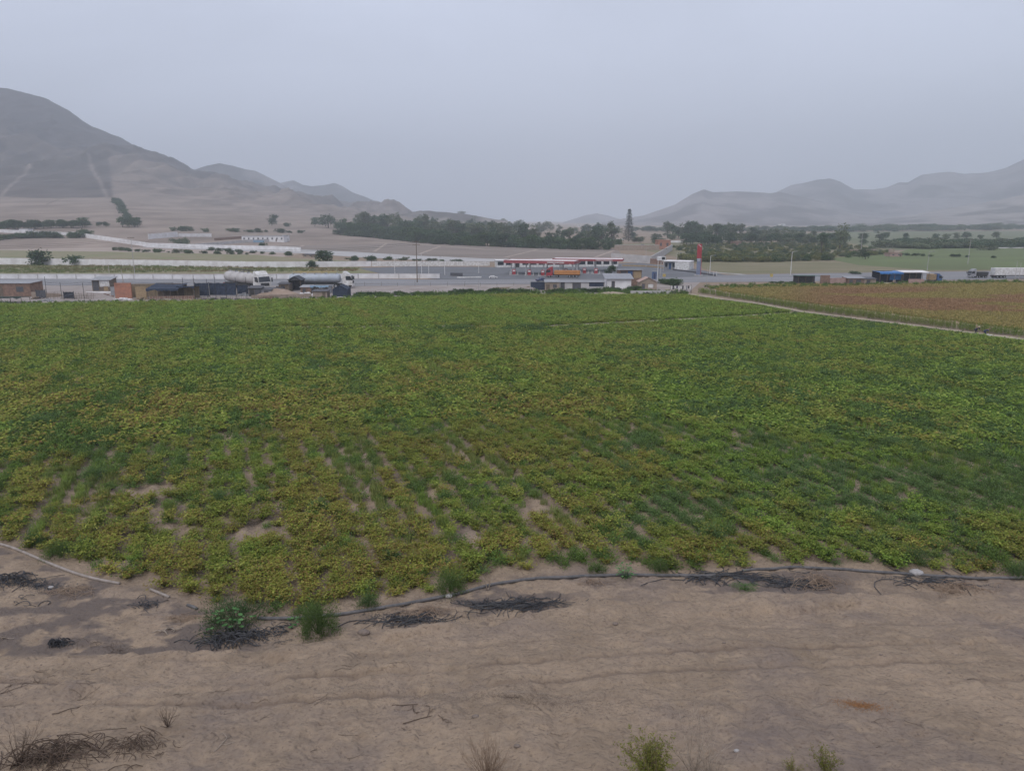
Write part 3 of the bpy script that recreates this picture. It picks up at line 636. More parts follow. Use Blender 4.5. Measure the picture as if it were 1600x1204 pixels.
row_stuff('round', (L_grey, L_dark), [(1000, 362), (1200, 362), (1380, 362)], 90, (5, 11), 2.0, 'faint scattered woodland on the plain below the middle hills', 30)
row_stuff('bush', (L_grey, L_dark), [(1400, 383), (1500, 381), (1650, 379)], 50, (6, 11), 2.0, 'upper hazy hedge band at the far right', 16)
LB = leafmat('bean_leaf', [(.08, .152, .026), (.135, .225, .036), (.20, .295, .05), (.30, .375, .085)], cols2=[(.15, .215, .036), (.275, .305, .05), (.265, .22, .058), (.20, .12, .05), (.39, .40, .10)], attr='tint', trans=.3)
LW = leafmat('weed_leaf', [(.075, .13, .045), (.115, .19, .065), (.17, .25, .09)], cols2=[(.08, .14, .035), (.125, .20, .045), (.18, .265, .06)], attr='tint', trans=.25)
LG = leafmat('grass_blade', [(.11, .19, .03), (.16, .26, .045), (.22, .32, .06)], cols2=[(.18, .22, .06), (.26, .27, .09), (.14, .2, .05)], attr='tint', trans=.3)
LO = leafmat('dry_strip_blade', [(.12, .17, .05), (.17, .2, .07), (.2, .22, .1)], cols2=[(.24, .17, .09), (.28, .2, .12), (.2, .17, .08)], attr='tint')
LR = leafmat('russet_plant', [(.30, .25, .085), (.40, .31, .12), (.21, .22, .07)], cols2=[(.32, .155, .105), (.38, .23, .14), (.26, .135, .09)], attr='tint', trans=.2)
LM = leafmat('maize_leaf', [(.07, .14, .025), (.13, .21, .035), (.22, .28, .06)], cols2=[(.16, .19, .05), (.24, .25, .07), (.12, .17, .04)], attr='tint', trans=.3)
def bean(seed, nst, nlf, lw):
    rng = random.Random(seed); mb = MB()
    for s in range(nst):
        a = rng.uniform(0, 6.283); ln = rng.uniform(.25, .62); hh = rng.uniform(.18, .5)
        end = Vector((math.cos(a)*ln, math.sin(a)*ln, hh)); mid = Vector((end.x*.35, end.y*.35, hh*.8))
        if nlf > 4: mb.tube([(0, 0, 0), mid, end], .006, 3, cap=False)
        for j in range(nlf):
            t = rng.uniform(.2, 1.05); p = Vector((0, 0, 0)).lerp(mid, min(1, t*2)) if t < .5 else mid.lerp(end, (t-.5)*2)
            p = p+Vector((rng.gauss(0, .06), rng.gauss(0, .06), rng.uniform(-.02, .08)))
            b = rng.uniform(0, 6.283); d = Vector((math.cos(b), math.sin(b), rng.uniform(-.75, .35)))
            mb.leaf(p, d, lw*rng.uniform(.6, 1.15), lw*rng.uniform(1.0, 1.9), up=Vector((rng.uniform(-.5, .5), rng.uniform(-.5, .5), 1)), fold=-.16)
    return mb.build('bean_source', LB, link=False)
def weed(seed, n, sz, m=None):
    rng = random.Random(seed); mb = MB()
    for s in range(n):
        a = rng.uniform(0, 6.283); el = rng.uniform(.15, 1.4); ln = rng.uniform(.3, .75); d = Vector((math.cos(a)*math.cos(el), math.sin(a)*math.cos(el), math.sin(el)))
        for j in range(9):
            t = rng.uniform(.3, 1); p = d*ln*t+Vector((rng.gauss(0, .05), rng.gauss(0, .05), rng.gauss(0, .04)))
            e = d+Vector((rng.uniform(-.9, .9), rng.uniform(-.9, .9), rng.uniform(-.6, .6))); mb.leaf(p, e, sz*.5*rng.uniform(.6, 1.2), sz*rng.uniform(.8, 1.6), fold=.15)
    return mb.build('weed_source', m or LW, link=False)
def grass(seed, n, h, w, m=None, sp=.28):
    rng = random.Random(seed); mb = MB()
    for s in range(n):
        a = rng.uniform(0, 6.283); r = sp*math.sqrt(rng.random()); p = Vector((math.cos(a)*r, math.sin(a)*r, 0)); b = rng.uniform(0, 6.283); ln = h*rng.uniform(.6, 1.15); lean = rng.uniform(.1, .6)
        q = p+Vector((math.cos(b)*lean*ln*.35, math.sin(b)*lean*ln*.35, ln*.62)); e = p+Vector((math.cos(b)*lean*ln, math.sin(b)*lean*ln, ln*(1-.35*lean)))
        c = Vector((-math.sin(b), math.cos(b), 0))*w
        mb.add([p-c*.5, p+c*.5, q+c*.45, q-c*.45, e], [(0, 1, 2, 3), (3, 2, 4)])
    return mb.build('grass_source', m or LG, link=False)
def maize(seed):
    rng = random.Random(seed); mb = MB(); h = 1.7; mb.tube([(0, 0, 0), (.02, 0, h*.6), (.03, .02, h)], .018, 4, .008)
    for j in range(11):
        z = h*(.12+.8*j/11); b = rng.uniform(0, 6.283); ln = rng.uniform(.4, .75); u = Vector((math.cos(b), math.sin(b), 0)); c = Vector((-u.y, u.x, 0))*.05
        p = Vector((.01, 0, z)); q = p+u*ln*.45+Vector((0, 0, .22)); e = p+u*ln+Vector((0, 0, -.08)); mb.add([p-c*.4, p+c*.4, q+c, q-c, e], [(0, 1, 2, 3), (3, 2, 4)])
    for j in range(4):
        b = j*1.57; mb.tube([(0.03, .02, h-.05), (.03+math.cos(b)*.1, .02+math.sin(b)*.1, h+.22)], .008, 3, .004)
    return mb.build('maize_source', LM, link=False)
beansN = [bean(i, 22, 14, .07) for i in range(5)]; beansF = [bean(20+i, 13, 4, .15) for i in range(3)]
weedsN = [weed(i, 42, .085) for i in range(3)]; weedsF = [weed(9+i, 16, .16) for i in range(3)]
grN = [grass(i, 70, .62, .018) for i in range(3)]; grF = [grass(7+i, 26, .6, .045, sp=.42) for i in range(3)]
grO = [grass(40+i, 26, .6, .045, LO, .42) for i in range(3)]
# crop field layout
FARX = [flat(a, b) for a, b in [(-900, 494), (0, 477.5), (560, 467.5), (800, 461), (1065, 462), (1090, 466.5), (1130, 472), (1180, 478), (1250, 491), (1320, 500), (1450, 516), (1600, 535), (1800, 560), (2100, 597)]]
def poly_mask(x, y, poly):
    ins = np.zeros(x.shape, bool); n = len(poly); j = n-1
    for i in range(n):
        xi, yi = poly[i]; xj, yj = poly[j]
        c = ((yi > y) != (yj > y)) & (x < (xj-xi)*(y-yi)/(yj-yi+1e-12)+xi); ins ^= c; j = i
    return ins
fieldpoly = [tuple(p) for p in _np]+FARX[::-1]
def linedist(x, y, pts):
    d = np.full(x.shape, 1e9)
    for (ax, ay), (bx, by) in zip(pts, pts[1:]):
        vx, vy = bx-ax, by-ay; t = np.clip(((x-ax)*vx+(y-ay)*vy)/(vx*vx+vy*vy), 0, 1); d = np.minimum(d, np.hypot(x-ax-t*vx, y-ay-t*vy))
    return d
PA = [flat(*p) for p in [(-200, 519), (0, 516), (200, 514.5), (430, 512.5), (650, 510), (760, 511)]]
PB = [flat(*p) for p in [(850, 511), (1000, 503.5), (1120, 497), (1250, 489)]]
rs = np.random.RandomState(4)
def blob(PX, PY, cx, cy, rx, ry): return np.exp(-(((PX-cx)/rx)**2+((PY-cy)/ry)**2))
def field_points():
    out = {}
    K = np.arange(-190, 190); S = np.arange(20, 260, .27)
    k, s = np.meshgrid(K, S); k = k.ravel().astype(float); s = s.ravel()
    s = s+rs.uniform(-.2, .2, s.shape); perp = k*ROWSP+rs.normal(0, .13, k.shape)+np.where(rs.rand(len(k)) < .32, rs.uniform(-.7, .7, k.shape), 0)
    x = ROWPERP[0]*perp+ROWDIR[0]*s; y = ROWPERP[1]*perp+ROWDIR[1]*s
    m = poly_mask(x, y, fieldpoly) & (y > 20); x, y, k, s = x[m], y[m], k[m], s[m]
    PX, PY = topx(x, y); m = (PX > -140) & (PX < 1740); x, y, k, s, PX, PY = [a[m] for a in (x, y, k, s, PX, PY)]
    dist = np.hypot(x, y)
    bare = fbm(x/3.2, y/3.2, 71, 3); keep = rs.rand(len(x))
    edge = ss((y-np.interp(x, NX, NY)+.5)/2.0)
    pb = .97-ss((.27-bare)*9)*.7*ss((85-y)/30)*ss((1350-PX)/300) - .45*(1-edge)
    pb -= .5*(blob(PX, PY, 330, 780, 14, 35)+blob(PX, PY, 235, 800, 30, 40)+blob(PX, PY, 520, 830, 16, 25)+blob(PX, PY, 840, 795, 28, 16)+blob(PX, PY, 740, 840, 20, 18)+blob(PX, PY, 255, 770, 18, 14)+blob(PX, PY, 400, 830, 45, 28))*1.6
    pd = np.minimum(linedist(x, y, PA)*1.35, linedist(x, y, PB)); m = (keep < pb) & (pd > 1.5)
    x, y, k, s, PX, PY, dist, pd = [a[m] for a in (x, y, k, s, PX, PY, dist, pd)]
    right = ss((PX-850)/350); near = ss((PY-790)/80)
    wn = fbm(x/6, y/6, 81, 4); wl = fbm(x/22, y/16, 85, 3)
    pw = .13+ss((wn-.52)*7)*(.22+.2*ss((PY-600)/80))+ss((wl-.55)*6)*.15 + .16*right*ss((PY-500)/80)*(1-near) - .25*ss((525-PY)/30) - .1*near
    pw += .7*(blob(PX, PY, 185, 630, 40, 14)+blob(PX, PY, 60, 655, 30, 12)+blob(PX, PY, 1000, 690, 60, 25)+blob(PX, PY, 1090, 800, 70, 30)+blob(PX, PY, 1340, 510, 90, 14)+blob(PX, PY, 700, 515, 60, 7)+blob(PX, PY, 830, 515, 60, 6)+blob(PX, PY, 980, 810, 50, 30)+blob(PX, PY, 150, 700, 70, 40))
    gn = fbm(k*.9+40, s/14, 91, 3)
    pg = ss((gn-.56)*9)*.75*ss((PY-520)/60)*(1-.8*near) + .9*blob(PX, PY, 1480, 745, 140, 32)+.6*blob(PX, PY, 680, 760, 110, 70)*ss((gn-.45)*9)+.5*blob(PX, PY, 400, 720, 60, 50)+.8*blob(PX, PY, 700, 780, 120, 60)*(np.mod(k, 2) < 1)+.9*blob(PX, PY, 540, 760, 40, 60)*(np.mod(k, 3) < 1)
    r = rs.rand(len(x)); sp = np.where(r < np.clip(pw, 0, .9), 1, np.where(r < np.clip(pw, 0, .9)+np.clip(pg, 0, .8), 2, 0))
    yn = fbm(x/9, y/9, 95, 4); yn2 = fbm(x/2.5, y/2.5, 99, 2)
    tint = .27+ (yn-.5)*(.9+1.1*ss((PY-540)/60))+(yn2-.5)*.7+.30*near+.30*ss((PY-540)/60)*(1-right)*(1-near*.5)-.2*right*(1-near)+rs.normal(0, .2, len(x))-.12*ss((520-PY)/20)
    rk = vn(k*1.0, s/25+k*3.1, 130)-.5; rk2 = vn(k*0.9+3, k*0, 133)-.5
    tint = np.clip(tint+rk*.5+rk2*.35, 0, 1)
    zz = ground_h(x, y)
    return x, y, zz, sp, tint, dist, PX, PY
fx, fy, fz, fsp, ftint, fdist, fPX, fPY = field_points()
def emit(name, mask, sources, smin, smax, zs=1.0, label=None):
    n = int(mask.sum()); s = rs.uniform(smin, smax, n)
    rot = np.stack([rs.normal(0, .08, n), rs.normal(0, .08, n), rs.uniform(0, 6.283, n)], 1)
    P = np.stack([fx[mask], fy[mask], fz[mask]-.02], 1); sc = np.stack([s, s, s*zs*rs.uniform(.85, 1.15, n)], 1)
    gn_scatter(name, P, rot, sc, rs.randint(0, len(sources), n), sources, {'tint': ftint[mask]}, label=label)
LODD = 66
nr = fdist < LODD
emit('bean_crop', (fsp == 0) & nr, beansN, .65, 1.6, .95, 'yellowing bean crop in rows on the near half of the field')
emit('bean_crop', (fsp == 0) & ~nr, beansF, 1.2, 1.9, .72, 'green bean crop covering the far part of the field')
emit('weeds', (fsp == 1) & nr, weedsN, .8, 1.5, .75, 'dark bluish-green weeds among the near crop rows')
emit('weeds', (fsp == 1) & ~nr, weedsF, .9, 1.7, .62, 'dark green weeds among the far crop rows')
emit('grass', (fsp == 2) & nr, grN, .8, 1.25, .9, 'bright green grass growing between the near crop rows')
emit('grass', (fsp == 2) & ~nr, grF, .9, 1.5, .8, 'bright green grass growing between the far crop rows')
def scatter_area(name, poly, n, sources, smin, smax, tintf, label, zs=1., px=True, z=.03):
    P = [flat(*p) for p in poly] if px else poly; xs = [p[0] for p in P]; ys = [p[1] for p in P]
    x = rs.uniform(min(xs), max(xs), n*4); y = rs.uniform(min(ys), max(ys), n*4); m = poly_mask(x, y, P); x = x[m][:n]; y = y[m][:n]
    PX, PY = topx(x, y); m = (PX > -120) & (PX < 1720); x, y, PX, PY = x[m], y[m], PX[m], PY[m]; s = rs.uniform(smin, smax, len(x))
    gn_scatter(name, np.stack([x, y, np.full(len(x), z)], 1), np.stack([x*0, x*0, rs.uniform(0, 6.28, len(x))], 1), np.stack([s, s, s*zs], 1), rs.randint(0, len(sources), len(x)), sources, {'tint': np.clip(tintf(x, y, PX, PY), 0, 1)}, label=label)
redN = [grass(30+i, 22, .55, .06, LR, .5) for i in range(3)]
def redt(x, y, PX, PY): return ss((fbm(x/22, y/12, 111, 5)-.48)*12)*ss((PX-1180)/150)*ss((PY-446)/8)*.8*ss((505-PY)/10)
scatter_area('dry_crop', [(1108, 449), (1200, 445), (1600, 441), (1800, 438), (1800, 545), (1600, 516), (1300, 479), (1130, 456)], 34000, redN, .6, 1.25, redt, 'russet and ochre dry crop covering the field beyond the diagonal path', .8)
mz = [maize(i) for i in range(4)]
scatter_area('maize_row', [(1095, 456), (1180, 468.5), (1280, 482.5), (1450, 504.5), (1600, 522), (1800, 546), (1800, 553), (1600, 528), (1450, 509.5), (1320, 493.5), (1250, 484.5), (1180, 472), (1090, 458)], 6000, mz, .42, .75, lambda x, y, PX, PY: fbm(x/6, y/6, 120, 3)*1.2+.1, 'strip of green maize standing along the far side of the diagonal path')
bsh = [tree_variant('bush', 300+i)[1].build('scrub_source', (L_mid, L_grey, L_olive)[i], link=False) for i in range(3)]
scatter_area('scrub', [(1050, 386), (1150, 381), (1320, 383), (1400, 395), (1330, 404), (1210, 408.5), (1085, 408.5)], 520, bsh, 1.4, 3.0, lambda x, y, PX, PY: x*0, 'grey-green scrub and orchard bushes filling the plot behind the totem sign', 1.0)
scatter_area('scrub', [(1055, 404), (1200, 405), (1300, 402), (1300, 407), (1210, 409.5), (1085, 409.5)], 150, bsh, 2.6, 4.0, lambda x, y, PX, PY: x*0, 'denser darker scrub along the front edge of the plot', 1.0)
scatter_area('verge_weeds', [(540, 464), (800, 456), (1075, 456), (1072, 461), (800, 461), (560, 467)], 380, weedsF, .7, 1.6, lambda x, y, PX, PY: x*0+.5, 'ragged green weeds along the far edge of the field')
scatter_area('verge_weeds', [(0, 474), (400, 469), (560, 464), (560, 467), (0, 477)], 260, weedsF, .6, 1.1, lambda x, y, PX, PY: x*0+.5, 'thin green weeds along the far edge of the field by the sheds')
scatter_area('verge_weeds', [(1100, 448), (1600, 439.5), (1700, 439), (1600, 443), (1110, 452)], 320, weedsF, .8, 1.6, lambda x, y, PX, PY: x*0+.8, 'weeds along the edge of the russet field by the roadside stalls')
_p = [flat(*q) for q in [(-60, 415), (250, 415), (400, 418), (560, 419), (560, 424), (0, 427), (-60, 427)]]
_x = []; _y = []
for _k in range(60):
    for _s in np.arange(0, 60, .8):
        _x.append(_p[0][0]-10+_k*3.4+_s*.55+RNG.uniform(-.3, .3)); _y.append(_p[-1][1]-4+_s)
_x = np.array(_x); _y = np.array(_y); _m = poly_mask(_x, _y, _p) & (rs.rand(len(_x)) < .75); _x = _x[_m]; _y = _y[_m]; _s = rs.uniform(.9, 1.7, len(_x))
gn_scatter('strip_crop', np.stack([_x, _y, _x*0+.03], 1), np.stack([_x*0, _x*0, rs.uniform(0, 6.28, len(_x))], 1), np.stack([_s, _s, _s*.8], 1), rs.randint(0, 3, len(_x)), grO, {'tint': np.clip(ss((fbm(_x/14, _y/10, 140, 3)-.4)*5)+_x*.004+.3, 0, 1)}, label='thin dry green crop in furrows between the two pale walls')
# ------------------------------------------------------------------ walls, fences, poles
def AB(a, b, asl=True):
    A = G(*a); B = G(*b); d = B-A; return A, math.hypot(d.x, d.y), math.atan2(d.y, d.x), d
def wall(name, label, pts, hpx, m, t=.22, group=None, cap=None, post=0, cat='wall'):
    P = [G(*p) for p in pts]; o = thing(name, label, cat, P[0], 0, group); mb = MB(); cm = MB(); pm = MB()
    for i, (A, B) in enumerate(zip(P, P[1:])):
        hA = (hpx[i] if isinstance(hpx, (list, tuple)) else hpx)*mpp(A); hB = (hpx[i+1] if isinstance(hpx, (list, tuple)) else hpx)*mpp(B)
        d = B-A; L = math.hypot(d.x, d.y); n = max(1, int(L/6)); nx, ny = -d.y/L*t/2, d.x/L*t/2
        for k in range(n):
            f0, f1 = k/n, (k+1)/n; q0 = A.lerp(B, f0)-P[0]; q1 = A.lerp(B, f1)-P[0]; h0 = hA+(hB-hA)*f0+RNG.uniform(-.03, .03); h1 = hA+(hB-hA)*f1
            vs = [(q0.x-nx, q0.y-ny, q0.z-.3), (q1.x-nx, q1.y-ny, q1.z-.3), (q1.x+nx, q1.y+ny, q1.z-.3), (q0.x+nx, q0.y+ny, q0.z-.3)]
            vs += [(vs[j][0], vs[j][1], (q0.z+h0 if j in (0, 3) else q1.z+h1)) for j in range(4)]
            mb.add(vs, [(0, 1, 5, 4), (1, 2, 6, 5), (2, 3, 7, 6), (3, 0, 4, 7), (4, 5, 6, 7)])
            if cap: cm.box(0, L/n, -t*.8, t*.8, h0, h0+.08, math.atan2(d.y, d.x), (q0.x, q0.y, q0.z))
            if post: pm.box(-.15, .15, -t*.9, t*.9, -.3, h0+.05, math.atan2(d.y, d.x), (q0.x, q0.y, q0.z))
    mb.build('wall_body', m, o)
    if cap: cm.build('coping', cap, o)
    if post: pm.build('pilasters', post, o)
    return o
wall('boundary_wall', 'long low pale grey block wall running along the back of the road at the left', [(-700, 434), (0, 435.6), (270, 436), (400, 436), (560, 435), (687, 435)], 7.2, M_wallw, .25, cap=M_wallw, post=M_wallg)
wall('boundary_wall', 'long pale grey wall behind the furrowed strip, with the dark round trees in front', [(-700, 408), (0, 413), (270, 416), (400, 418), (490, 417.5), (580, 416)], [9, 10, 9.2, 9.2, 9, 8], M_wallw, .25, post=M_wallw)
wall('boundary_wall', 'bright white wall reaching the filling station from the left', [(581, 416.2), (690, 415.6), (765, 415)], [8, 7.5, 6], M_white, .25)
wall('boundary_wall', 'pale wall crossing the fields at the far left, left of the scattered buildings', [(-600, 366), (0, 372), (60, 371), (112, 376)], 5, M_wallw, .25)
wall('boundary_wall', 'low pale wall running below the white compound towards the blue shed', [(114, 379), (235, 386), (330, 389), (430, 391), (470, 393)], 6.5, M_wallw, .25)
wall('compound_wall', 'white compound wall, taller left section beside the grey-green bush', [(232, 374), (278, 370)], 8, M_wallw, .3)
wall('compound_wall', 'white compound wall, lower right section beside the grey-green bush', [(279, 370), (331, 370)], 5, M_wallw, .3)
wall('brick_wall', 'low orange-brown brick wall left of the blue-sided shed', [(335, 376), (378, 373)], 4, M_brick, .3)
wall('site_wall', 'grey block wall behind the blue-sided shed', [(300, 386), (375, 381), (450, 377)], 4.5, M_wallg, .3)
wall('adobe_wall', 'pale adobe wall on the rise below the orange brick house', [(960, 391), (1030, 391)], 8, M_adobe, .3, cap=M_wallw)
wall('retaining_wall', 'broad grey sloping block wall behind the filling station forecourt', [(955, 408), (1018, 412), (1050, 391)], [12, 12, 9], M_wallg, .4)
wall('block_wall', 'small brown block wall beside the guard post', [(1016, 412), (1036, 413)], 8, M_brick, .4)
wall('pink_wall', 'bare pink plastered wall on the far side of the russet field', [(1296, 445), (1323, 444.4)], 10.5, M_pink, .3)
wall('pink_wall', 'purplish brown wall left of the bare pink one', [(1281, 445), (1295.5, 445)], 15, M_brick, .3)
wall('kerb_wall', 'low white kerb wall in the middle of the forecourt', [(714, 434.5), (726, 434.5), (752, 434)], 2.2, M_white, .4)
wall('site_screen', 'short dark screen standing on the forecourt left of the white kerb', [(704, 431), (722.5, 432)], [5, 5.5], M_dgrey, .3, cat='screen')
wall('parapet', 'dark low parapet along the edge of the paved lane below the white building', [(1052, 422.5), (1090, 427), (1118, 431.5)], 2.4, M_dgrey, .3)
wall('parapet', 'grey stone parapet behind the forecourt shack with a toothed top', [(972, 416), (1010, 417), (1050, 421)], 2.6, M_tan, .3, post=M_conc)
wall('white_wall', 'thin white wall line behind the green meadow at the far right', [(1530, 388.5), (1700, 387)], 1.8, M_white, .3)
wall('field_wall', 'pale wall in the plain behind the tall conifer', [(900, 376), (975, 375)], 2.0, M_wallw, .4)
wall('field_wall', 'bright pale wall right of the orange brick house', [(1048, 379), (1070, 379)], 3.0, M_wallw, .4)
wall('ruin_wall', 'pale broken wall of the small ruin in the meadow', [(1327, 396), (1368, 395)], 6, M_adobe, .4)
wall('ruin_wall', 'small square pale pillar-like ruin right of the broken wall', [(1388, 398), (1396, 398)], 9, M_adobe, .8)
def pole(name, label, px, top, base, m, w=.11, lamp=0, cross=0, lean=0, group=None, cat='pole'):
    p = G(px, base); h = (base-top)*mpp(p); o = thing(name, label, cat, p, 0, group)
    MB().tube([(0, 0, -.1), (lean*h*.5, 0, h*.5), (lean*h, 0, h)], w, 8, w*.6).build('shaft', m, o)
    if lamp:
        MB().tube([(0, 0, h-.15), (lamp*.6, 0, h+.15), (lamp*1.4, 0, h+.2)], .05, 6).build('arm', m, o)
        MB().box(lamp*1.4-.35, lamp*1.4+.35, -.14, .14, h+.13, h+.27).build('lamp_head', M_metal, o, bevel=.03)
    if cross:
        for k in range(cross): MB().box(-1.1, 1.1, -.06, .06, h-.4-k*.9, h-.27-k*.9).build('crossarm', M_wood, o)
        for s in (-1, 0, 1): MB().tube([(s*.9, 0, h-.27), (s*.9, 0, h-.02)], .05, 6).build('insulator', M_conc, o)
    else: MB().box(-w*1.5, w*1.5, -w*1.5, w*1.5, -.1, .18).build('footing', M_conc, o)
    return o
pole('street_lamp', 'white lamp post on the bare ground left of the grey lattice-like utility pole', 617, 400, 428, M_white, lamp=-1, cat='lamp post')
pole('utility_pole', 'tall weathered utility pole with two crossarms in front of the brown field', 652, 377, 441, M_wood, .16, cross=2, cat='utility pole')
pole('street_lamp', 'white lamp post just right of the tall weathered utility pole', 659, 396, 431, M_white, lamp=1, cat='lamp post')
pole('street_lamp', 'short white lamp post between the utility pole and the dark forecourt screen', 670, 408, 428, M_white, lamp=1, cat='lamp post')
pole('street_lamp', 'white lamp post near the left edge of the dark forecourt', 695, 403, 430, M_white, lamp=-1, cat='lamp post')
pole('street_lamp', 'short white lamp post between the kerb wall and the station shop', 748, 413, 427, M_white, lamp=1, cat='lamp post')
pole('utility_pole', 'thin grey utility pole beside the two pale walls at the left', 211, 371, 433, M_conc, .12, cross=1, cat='utility pole')
pole('pole', 'short pale pole standing in the furrowed strip above the kiosk', 171, 412, 430, M_conc, .1)
pole('pole', 'pale leaning pole in front of the orange brick wall', 197, 421, 466, M_pale, .12, lean=-.06)
pole('street_lamp', 'white lamp post left of the guard post', 1027, 403, 440, M_white, lamp=1, cat='lamp post')
pole('utility_pole', 'grey utility pole with a crossarm behind the guard post', 1036, 388, 424, M_conc, .16, cross=1, cat='utility pole')
pole('street_lamp', 'lamp post on the grey retaining wall behind the station', 1009, 388, 410, M_conc, .08, lamp=1, cat='lamp post')
pole('street_lamp', 'slim lamp post above the white service building', 1056.5, 396, 420, M_conc, .08, lamp=1, cat='lamp post')
pole('street_lamp', 'white lamp post just right of the red totem sign', 1109, 400, 428, M_white, .12, lamp=1, cat='lamp post')
pole('street_lamp', 'tall white lamp post on the roadside left of the stalls', 1235, 394, 431, M_white, .12, lamp=1, cat='lamp post')
pole('street_lamp', 'pale lamp post on the roadside behind the blue lorry', 1448, 394, 428, M_conc, .1, lamp=1, cat='lamp post')
pole('utility_pole', 'pale utility pole with wide crossarm in the green meadow', 1512, 374, 413, M_conc, .14, cross=2, cat='utility pole')
pole('utility_pole', 'pale utility pole rising behind the small ruin', 1345, 366, 394, M_conc, .16, cross=1, cat='utility pole')
pole('utility_pole', 'thin dark pole among the scrub left of the tallest tree', 1237, 374, 400, M_wood, .1, cross=1, cat='utility pole')
pole('pole', 'thin pale pole in the grove behind the totem sign', 1120.5, 365, 382, M_conc, .16)
pole('pole', 'pale pole at the roadside in front of the white box trailer, left one', 1586, 408, 436, M_conc, .08)
pole('pole', 'pale pole at the roadside in front of the white box trailer, right one', 1592, 411, 436, M_conc, .08)
for i, x in enumerate((1114.5, 1119.5)): pole('bollard', 'white post at the end of the dark parapet, %s of two' % ('left' if i == 0 else 'right'), x, 424, 431.5, M_white, .09, cat='post')
for i, x in enumerate((1104, 748, 829, 962)):
    pole('pole', ['thin pale fence pole in the weeds below the totem sign', 'thin pale pole on the bare lot below the white kerb', 'thin pale pole on the dirt heap left of the blue-black screen', 'thin pale pole in front of the tin-roofed shack'][i], x, [418, 434, 437, 412][i], [447, 457, 459, 446][i], M_conc, .06)
for i, (x, t) in enumerate(((288, 434), (305, 435), (325, 436), (338, 433), (354, 437), (370, 433), (386, 433), (74, 432), (97, 441), (132, 442))):
    tag(MB().tube([(0, 0, -.1), (0, 0, (467-t)*mpp(G(x, 467)))], .06, 6, .045).build('fence_pole', M_dmetal), 'tall thin dark pole standing in the row among the nets and sheds at the left', 'pole', 'tall dark poles at the left edge of the field').location = G(x, 467)
# ------------------------------------------------------------------ mounds
def mound(px, py, wpx, hpx, m, label, dpx=None, cat='mound'):
    p = G(px, py); k = mpp(p); w = wpx*k/2; h = hpx*k; dm = w*.45 if dpx is None else dpx
    mb = MB(); n = 28; vs = []; fs = []
    for j in range(15):
        for i in range(n):
            r = j/14; a = 6.283*i/n; x = math.cos(a)*w*r; y = math.sin(a)*dm*r
            z = h*(1-r*r)**1.0*(.65+.7*float(fbm(np.array([p.x+x*.9]), np.array([p.y+y*.9]), 7, 3)[0])) if j < 14 else -.15
            vs.append((x, y, z))
    for j in range(14):
        for i in range(n): fs.append((j*n+i, j*n+(i+1) % n, (j+1)*n+(i+1) % n, (j+1)*n+i)[::-1])
    o = mb.add(vs, fs).build('dirt_mound', m, smooth=True); o.location = p+Vector((0, dm*.5, 0)); return tag(o, label, cat)
mound(128, 466, 90, 8, M_lot, 'low dusty mound below the roadside kiosk')
mound(430, 463, 84, 10, mat('tan_earth', (.33, .25, .20), (.25, .19, .15), .95, .5, .05), 'tan earth heap between the sheds and the tank lorry')
mound(1004, 389, 18, 7, M_dgrey, 'dark conical heap in front of the adobe wall', 3)
mound(958, 461, 56, 5, M_path, 'pale sand heap at the field edge below the shacks')
mound(815, 457, 66, 9, M_lot, 'dusty heap at the field edge left of the black screen')
mound(640, 456, 130, 3, M_lot, 'long low swell of bare ground on the open lot')
mound(1337, 431, 26, 5, L_mid, 'grassy hummock on the verge') if False else None
# ------------------------------------------------------------------ huts and shelters
def panel(o, x0, x1, y, z0, z1, m, name='door', frame=None):
    q = MB().box(x0, x1, y-.03, y+.02, z0, z1).build(name, m, o)
    if frame:
        t = .06; f = MB(); f.box(x0-t, x0, y-.06, y+.01, z0, z1).box(x1, x1+t, y-.06, y+.01, z0, z1).box(x0-t, x1+t, y-.06, y+.01, z1, z1+t)
        f.build('frame', frame, q)
    return q
def sag(x0, x1, y0, y1, z, tilt=0.0, sg=.15, n=8, seed=0):
    mb = MB(); vs = []; r = random.Random(seed)
    for j in range(n+1):
        for i in range(n+1):
            u, v = i/n, j/n; vs.append((x0+(x1-x0)*u, y0+(y1-y0)*v, z+tilt*v-sg*4*u*(1-u)*(.4+.6*abs(math.sin(v*3+seed)))+r.uniform(-.05, .05)))
    mb.add(vs, [(j*(n+1)+i, j*(n+1)+i+1, (j+1)*(n+1)+i+1, (j+1)*(n+1)+i) for j in range(n) for i in range(n)]); return mb
